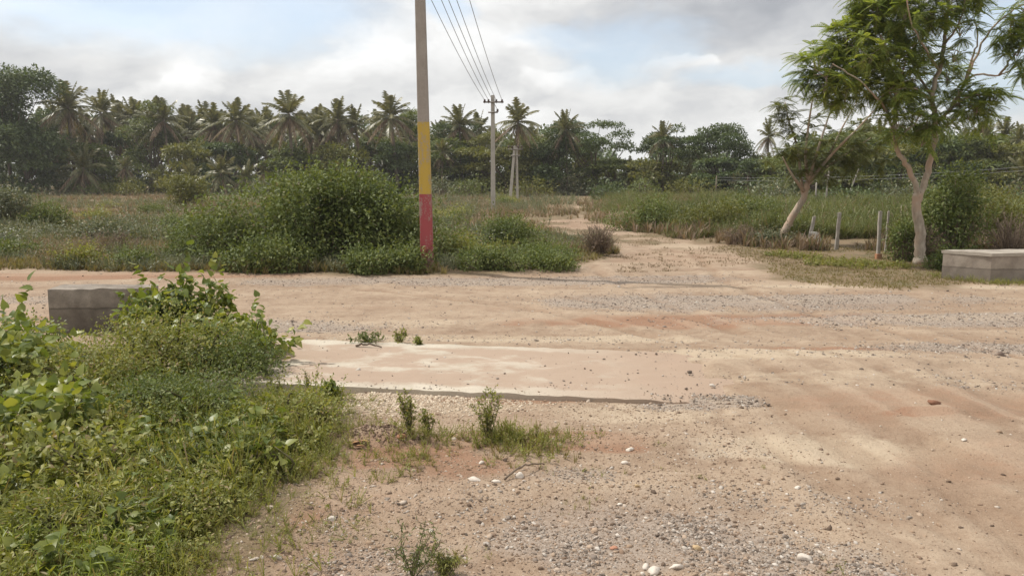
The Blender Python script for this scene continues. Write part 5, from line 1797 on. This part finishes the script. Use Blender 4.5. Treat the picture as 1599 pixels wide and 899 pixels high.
# ------------------------------------------------------------------ stones
def stone_templates(k, sub=0):
    out = []
    phi = (1 + 5 ** .5) / 2
    V0 = norm(np.array([(-1, phi, 0), (1, phi, 0), (-1, -phi, 0), (1, -phi, 0), (0, -1, phi), (0, 1, phi), (0, -1, -phi), (0, 1, -phi), (phi, 0, -1), (phi, 0, 1), (-phi, 0, -1), (-phi, 0, 1)], float))
    F0 = np.array([(0, 11, 5), (0, 5, 1), (0, 1, 7), (0, 7, 10), (0, 10, 11), (1, 5, 9), (5, 11, 4), (11, 10, 2), (10, 7, 6), (7, 1, 8), (3, 9, 4), (3, 4, 2), (3, 2, 6), (3, 6, 8), (3, 8, 9), (4, 9, 5), (2, 4, 11), (6, 2, 10), (8, 6, 7), (9, 8, 1)])
    for i in range(k):
        V, Fc = V0.copy(), F0.copy()
        for s in range(sub):
            mid, nf = {}, []
            V = list(V)

            def m(a, b):
                key = (min(a, b), max(a, b))
                if key not in mid:
                    V.append((V[a] + V[b]) / 2); mid[key] = len(V) - 1
                return mid[key]
            for a, b, c in Fc:
                ab, bc, ca = m(a, b), m(b, c), m(c, a)
                nf += [(a, ab, ca), (b, bc, ab), (c, ca, bc), (ab, bc, ca)]
            V = norm(np.array(V)); Fc = np.array(nf)
        V = V * rng.uniform(.62, 1.25, (len(V), 1))
        # cut flat facets
        for c in range(4):
            d = rand_dirs(1)[0]; lim = rng.uniform(.45, .75)
            over = V @ d - lim
            V = V - np.outer(np.maximum(over, 0), d)
        out.append((V * np.array([1, rng.uniform(.5, .9), rng.uniform(.35, .65)]), Fc))
    return out


def stone_mat(name, stops):
    m, w = new_mat(name)
    g = w.node('ShaderNodeNewGeometry')
    oc = w.node('ShaderNodeTexCoord').outputs['Object']
    n = w.noise(oc, 60, 4, .6)
    col = w.ramp(g.outputs['Random Per Island'], stops)
    col = w.mix(w.remap(n, .35, .7, 0, .4), col, w.mix(.5, col, (0.25, 0.16, 0.10)))
    principled(w, col, .9, .2, bump(w, n, .4, .004))
    return m


GRAVEL_MAT = stone_mat('gravel_mixed', [(0, (0.11, 0.080, 0.060)), (.3, (0.25, 0.175, 0.125)), (.55, (0.37, 0.265, 0.185)), (.85, (0.43, 0.335, 0.255)), (1, (0.60, 0.54, 0.47))])
GRAVEL_GREY = stone_mat('gravel_grey', [(0, (0.10, 0.08, 0.065)), (.4, (0.26, 0.215, 0.18)), (.8, (0.40, 0.35, 0.30)), (1, (0.58, 0.53, 0.47))])
WHITE_STONE = stone_mat('stone_white', [(0, (0.60, 0.53, 0.45)), (1, (0.66, 0.60, 0.53))])
TAN_STONE = stone_mat('stone_tan', [(0, (0.42, 0.30, 0.17)), (1, (0.50, 0.37, 0.22))])
DARK_STONE = stone_mat('stone_dark', [(0, (0.13, 0.10, 0.085)), (1, (0.2, 0.15, 0.12))])
RED_STONE = stone_mat('stone_brick', [(0, (0.40, 0.19, 0.12)), (1, (0.46, 0.24, 0.16))])
ST_SMALL = stone_templates(8)
ST_BIG = stone_templates(8, 1)


def pebbles(name, label, mat, xy, size, sink=.42):
    mb = MB()
    z = hz(xy[:, 0], xy[:, 1])
    s, tt = slab_coords(xy[:, 0], xy[:, 1])
    on = (s > 0) & (s < 1) & (tt > 0) & (tt < 1)
    z = np.where(on, np.maximum(z, SLAB_TOP), z)
    pos = np.column_stack([xy, z + size * (.45 - sink)])
    pick = rng.integers(0, len(ST_SMALL), len(xy))
    rot = upright(len(xy), .35)
    for k, tm in enumerate(ST_SMALL):
        m = pick == k
        mb.add(*scatter(tm[0], tm[1], pos[m], rot[m], size[m]))
    tag(mb.build(name, mat), label, 'gravel', kind='stuff')


def build_gravel():
    def dens(x, y):
        z = zones(x, y)
        return z
    # foreground rubble
    def keep(x, y):
        z = zones(x, y)
        s, t = slab_coords(x, y)
        fgd = (1 - sstep(-.1, .3, t)) * (1 - sstep(0, 1, x - 1.2 - (5.2 - y) * .05))
        pr = np.clip(.10 + .55 * z[2] + .62 * fgd * (.5 + patch(x, y, 1.5, 7)), 0, 1) * np.where(z[5] < -.35, .15, 1.0)
        pr = pr * np.where((t > 0) & (t < 1), .22, 1)
        return rng.uniform(0, 1, x.shape) < pr * .9
    xy = sample(58000, -3.2, 5, 2.5, 6.4, keep, .15)
    size = np.minimum(.0020 + rng.exponential(.0032, len(xy)) * np.where(rng.uniform(0, 1, len(xy)) < .06, 2.2, 1), .030)
    pebbles('gravel', 'fine mixed stones strewn over the foreground soil', GRAVEL_MAT, xy, size)

    def keep2(x, y):
        z = zones(x, y)
        s, t = slab_coords(x, y)
        pr = np.clip(.05 + z[2] * 1.0 * patch(x, y, 1.1, 12) * 1.5 + .15 * z[3], 0, 1) * (1 - z[0] * .9) * np.where((t > 0) & (t < 1) & (s < 1), .25, 1)
        return rng.uniform(0, 1, x.shape) < pr
    xy = sample(30000, -14, 14, 6.2, 14.5, keep2, .5)
    size = np.minimum(.005 + rng.exponential(.0050, len(xy)), .036)
    pebbles('road_gravel', 'grey crushed stone scattered over the dirt road', GRAVEL_GREY, xy, size)

    def keep3(x, y):
        z = zones(x, y)
        pr = np.clip(z[2] * 1.2 - .15, 0, 1) * sstep(.3, .75, patch(x, y, 3.2, 16))
        return rng.uniform(0, 1, x.shape) < pr
    xy = sample(9000, -2, 4, 2.5, 6.2, keep3)
    size = np.minimum(.003 + rng.exponential(.0042, len(xy)), .024)
    pebbles('crushed_stone', 'patches of grey crushed stone in the foreground', GRAVEL_GREY, xy, size)
    # pale rubble in front of the slab
    c = G(620, 628)
    xy = c + rng.normal(0, 1, (5200, 2)) * np.array([.55, .16])
    s, t = slab_coords(xy[:, 0], xy[:, 1])
    xy = xy[(t < -.02) & (s > .21)]
    pebbles('pale_rubble', 'pale crumbly rubble against the near edge of the slab', stone_mat('rubble_pale', [(0, (0.40, 0.30, 0.21)), (1, (0.66, 0.57, 0.45))]), xy, rng.uniform(.005, .022, len(xy)))
    # clods on the dark heap
    xy = PILE + rng.normal(0, 1, (900, 2)) * np.array([.17, .07])
    pebbles('soil_clods', 'crumbs of dark soil on the small heap before the slab', stone_mat('clods', [(0, (0.13, 0.085, 0.06)), (1, (0.25, 0.17, 0.125))]), xy, rng.uniform(.004, .014, len(xy)))


build_gravel()


def big_stone(label, px, py, w, d, h, mat, k, rz=0.0, name='stone', group=None):
    b = G(px, py)
    mb = MB()
    tm = ST_BIG[k % len(ST_BIG)]
    V = tm[0] / np.abs(tm[0]).max(0) * np.array([w, d, h]) / 2
    mb.add(V, tm[1])
    o = mb.build(name, mat)
    s, tt = slab_coords(np.array([b[0]]), np.array([b[1]]))
    z = gz(*b)
    if 0 < s[0] < 1 and 0 < tt[0] < 1: z = max(z, SLAB_TOP)
    o.location = (b[0], b[1], z + h * .22)
    o.rotation_euler = (rng.normal(0, .12), rng.normal(0, .12), rz)
    tag(o, label, 'stone', group)


for a in (
    ('flat pale grey stone at the bottom, right of the white pair', 1057, 884, .085, .045, .030, WHITE_STONE, 0, .1),
    ('white stone lying at the bottom edge', 1022, 893, .070, .055, .045, WHITE_STONE, 1, .5),
    ('smaller white stone touching the bottom edge left of the other', 1008, 884, .055, .035, .030, WHITE_STONE, 2, .9),
    ('large whitish stone near the bottom centre right', 1257, 871, .075, .05, .042, WHITE_STONE, 3, -.3),
    ('tan rounded stone above the white ones at the bottom', 1088, 853, .066, .042, .030, TAN_STONE, 4, 0),
    ('white angular stone beside the dry stick', 812, 747, .062, .05, .045, WHITE_STONE, 5, .4),
    ('flat pale stone left of the dry stick', 741, 753, .095, .05, .028, WHITE_STONE, 6, .1),
    ('small pale stone at the left tip of the dry stick', 775, 757, .060, .035, .026, WHITE_STONE, 7, .2),
    ('pale stone right of the small weed tuft', 752, 725, .045, .03, .026, WHITE_STONE, 1, .2),
    ('reddish brick fragment beside the slender upright weed', 627, 696, .075, .04, .050, RED_STONE, 2, .1),
    ('pinkish stone in the stony soil under the slab', 995, 762, .036, .028, .024, TAN_STONE, 3, .2),
    ('whitish chip in the grey gravel patch', 968, 788, .050, .03, .022, WHITE_STONE, 0, .3),
    ('pale chip low in the grey gravel patch', 965, 836, .034, .025, .02, WHITE_STONE, 6, .3),
    ('pale rounded stone at the left of the bare soil', 518, 812, .06, .035, .028, WHITE_STONE, 5, .3),
    ('white stone at the lower left below the greenery', 434, 876, .045, .03, .03, WHITE_STONE, 3, .3),
    ('pale grey stone on the sandy curve at the right', 1245, 765, .05, .03, .022, WHITE_STONE, 2, .3),
    ('small white stone on the smooth sandy road', 1505, 694, .05, .03, .02, WHITE_STONE, 1, .3),
    ('dark red clod lying alone on the sandy road', 1456, 645, .13, .07, .045, stone_mat('clod_red', [(0, (0.2, 0.1, 0.065)), (1, (0.24, 0.12, 0.075))]), 4, .1),
    ('dark round stone near the right edge of the road', 1563, 554, .09, .07, .065, DARK_STONE, 5, .1),
    ('flat grey stone in the lower gravel', 655, 877, .05, .04, .03, WHITE_STONE, 0, .8),
    ('pale lump at the top of the stony patch', 983, 703, .07, .04, .035, WHITE_STONE, 2, .1),
    ('pale lump just below the other lump in the stony patch', 975, 722, .05, .04, .03, WHITE_STONE, 7, .1),
    ('pinkish flat chip near the whitish chip', 958, 855, .045, .025, .016, RED_STONE, 7, .1),
    ('white pebble near the bottom left of the white pair', 1003, 897, .03, .02, .02, WHITE_STONE, 4, .1),
): big_stone(*a)

sb = MB()
a, b_ = G(788, 755), G(850, 727)
limb(sb, [(a[0], a[1], gz(*a) + .012), ((a[0] + b_[0]) / 2, (a[1] + b_[1]) / 2 + .02, gz(*a) + .035), (b_[0], b_[1], gz(*b_) + .015)], .007, .004, 6, 6, .003)
tag(sb.build('stick', TWIG_DRY), 'dry brown stick lying beside the white angular stone', 'stick')
sb = MB()
a, b_ = G(556, 549), G(596, 551)
limb(sb, [(a[0], a[1], SLAB_TOP + .012), ((a[0] + b_[0]) / 2, (a[1] + b_[1]) / 2 + .03, SLAB_TOP + .03), (b_[0], b_[1], SLAB_TOP + .012)], .012, .006, 6, 5, .006)
tag(sb.build('stick', BARK_DARK), 'small dark twig lying on the far edge of the slab', 'stick')

mb = MB()
for px, py in ((553, 705), (560, 700), (548, 702)):
    c = G(px, py)
    mb.add(*scatter(T_OVAL[0], T_OVAL[1], np.array([[c[0], c[1], gz(*c) + .012]]), frames(norm(np.array([[1, rng.normal(0, .4), .15]])), np.array([[0, 0.2, 1.0]])), np.array([.075])))
m_, w_ = new_mat('dead_leaf'); principled(w_, w_.ramp(w_.noise(w_.node('ShaderNodeTexCoord').outputs['Object'], 30, 3), [(.3, (.36, .19, .09)), (.7, (.5, .3, .16))]), .7)
tag(mb.build('dead_leaf', m_), 'curled orange brown dead leaf on the red soil by the greenery', 'leaf')

# dark oval scrap on ground under the fence and other strays would go here
print('objects', len(bpy.data.objects), 'tris', sum(len(m.polygons) for m in bpy.data.meshes))

# ------------------------------------------------------------------ the hazy air
def build_haze():
    me = bpy.data.meshes.new('haze')
    x0, x1, y0, y1, z0, z1 = -705, 705, -65, 905, -2.5, 17.0
    V = [(x, y, z) for z in (z0, z1) for y in (y0, y1) for x in (x0, x1)]
    me.from_pydata(V, [], [(0, 2, 3, 1), (4, 5, 7, 6), (0, 1, 5, 4), (1, 3, 7, 5), (3, 2, 6, 7), (2, 0, 4, 6)])
    m, w = new_mat('hazy_air')
    v = w.node('ShaderNodeVolumePrincipled')
    v.inputs['Color'].default_value = (0.97, 0.97, 0.97, 1)
    v.inputs['Density'].default_value = HAZE_DENSITY
    v.inputs['Anisotropy'].default_value = 0.3
    o = w.node('ShaderNodeOutputMaterial')
    w.l.new(v.outputs[0], o.inputs['Volume'])
    me.materials.append(m)
    ob = bpy.data.objects.new('haze', me)
    COL.objects.link(ob)
    tag(ob, 'thin pale haze in the air over the field', 'haze', kind='stuff')


HAZE_DENSITY = 0.0005
build_haze()
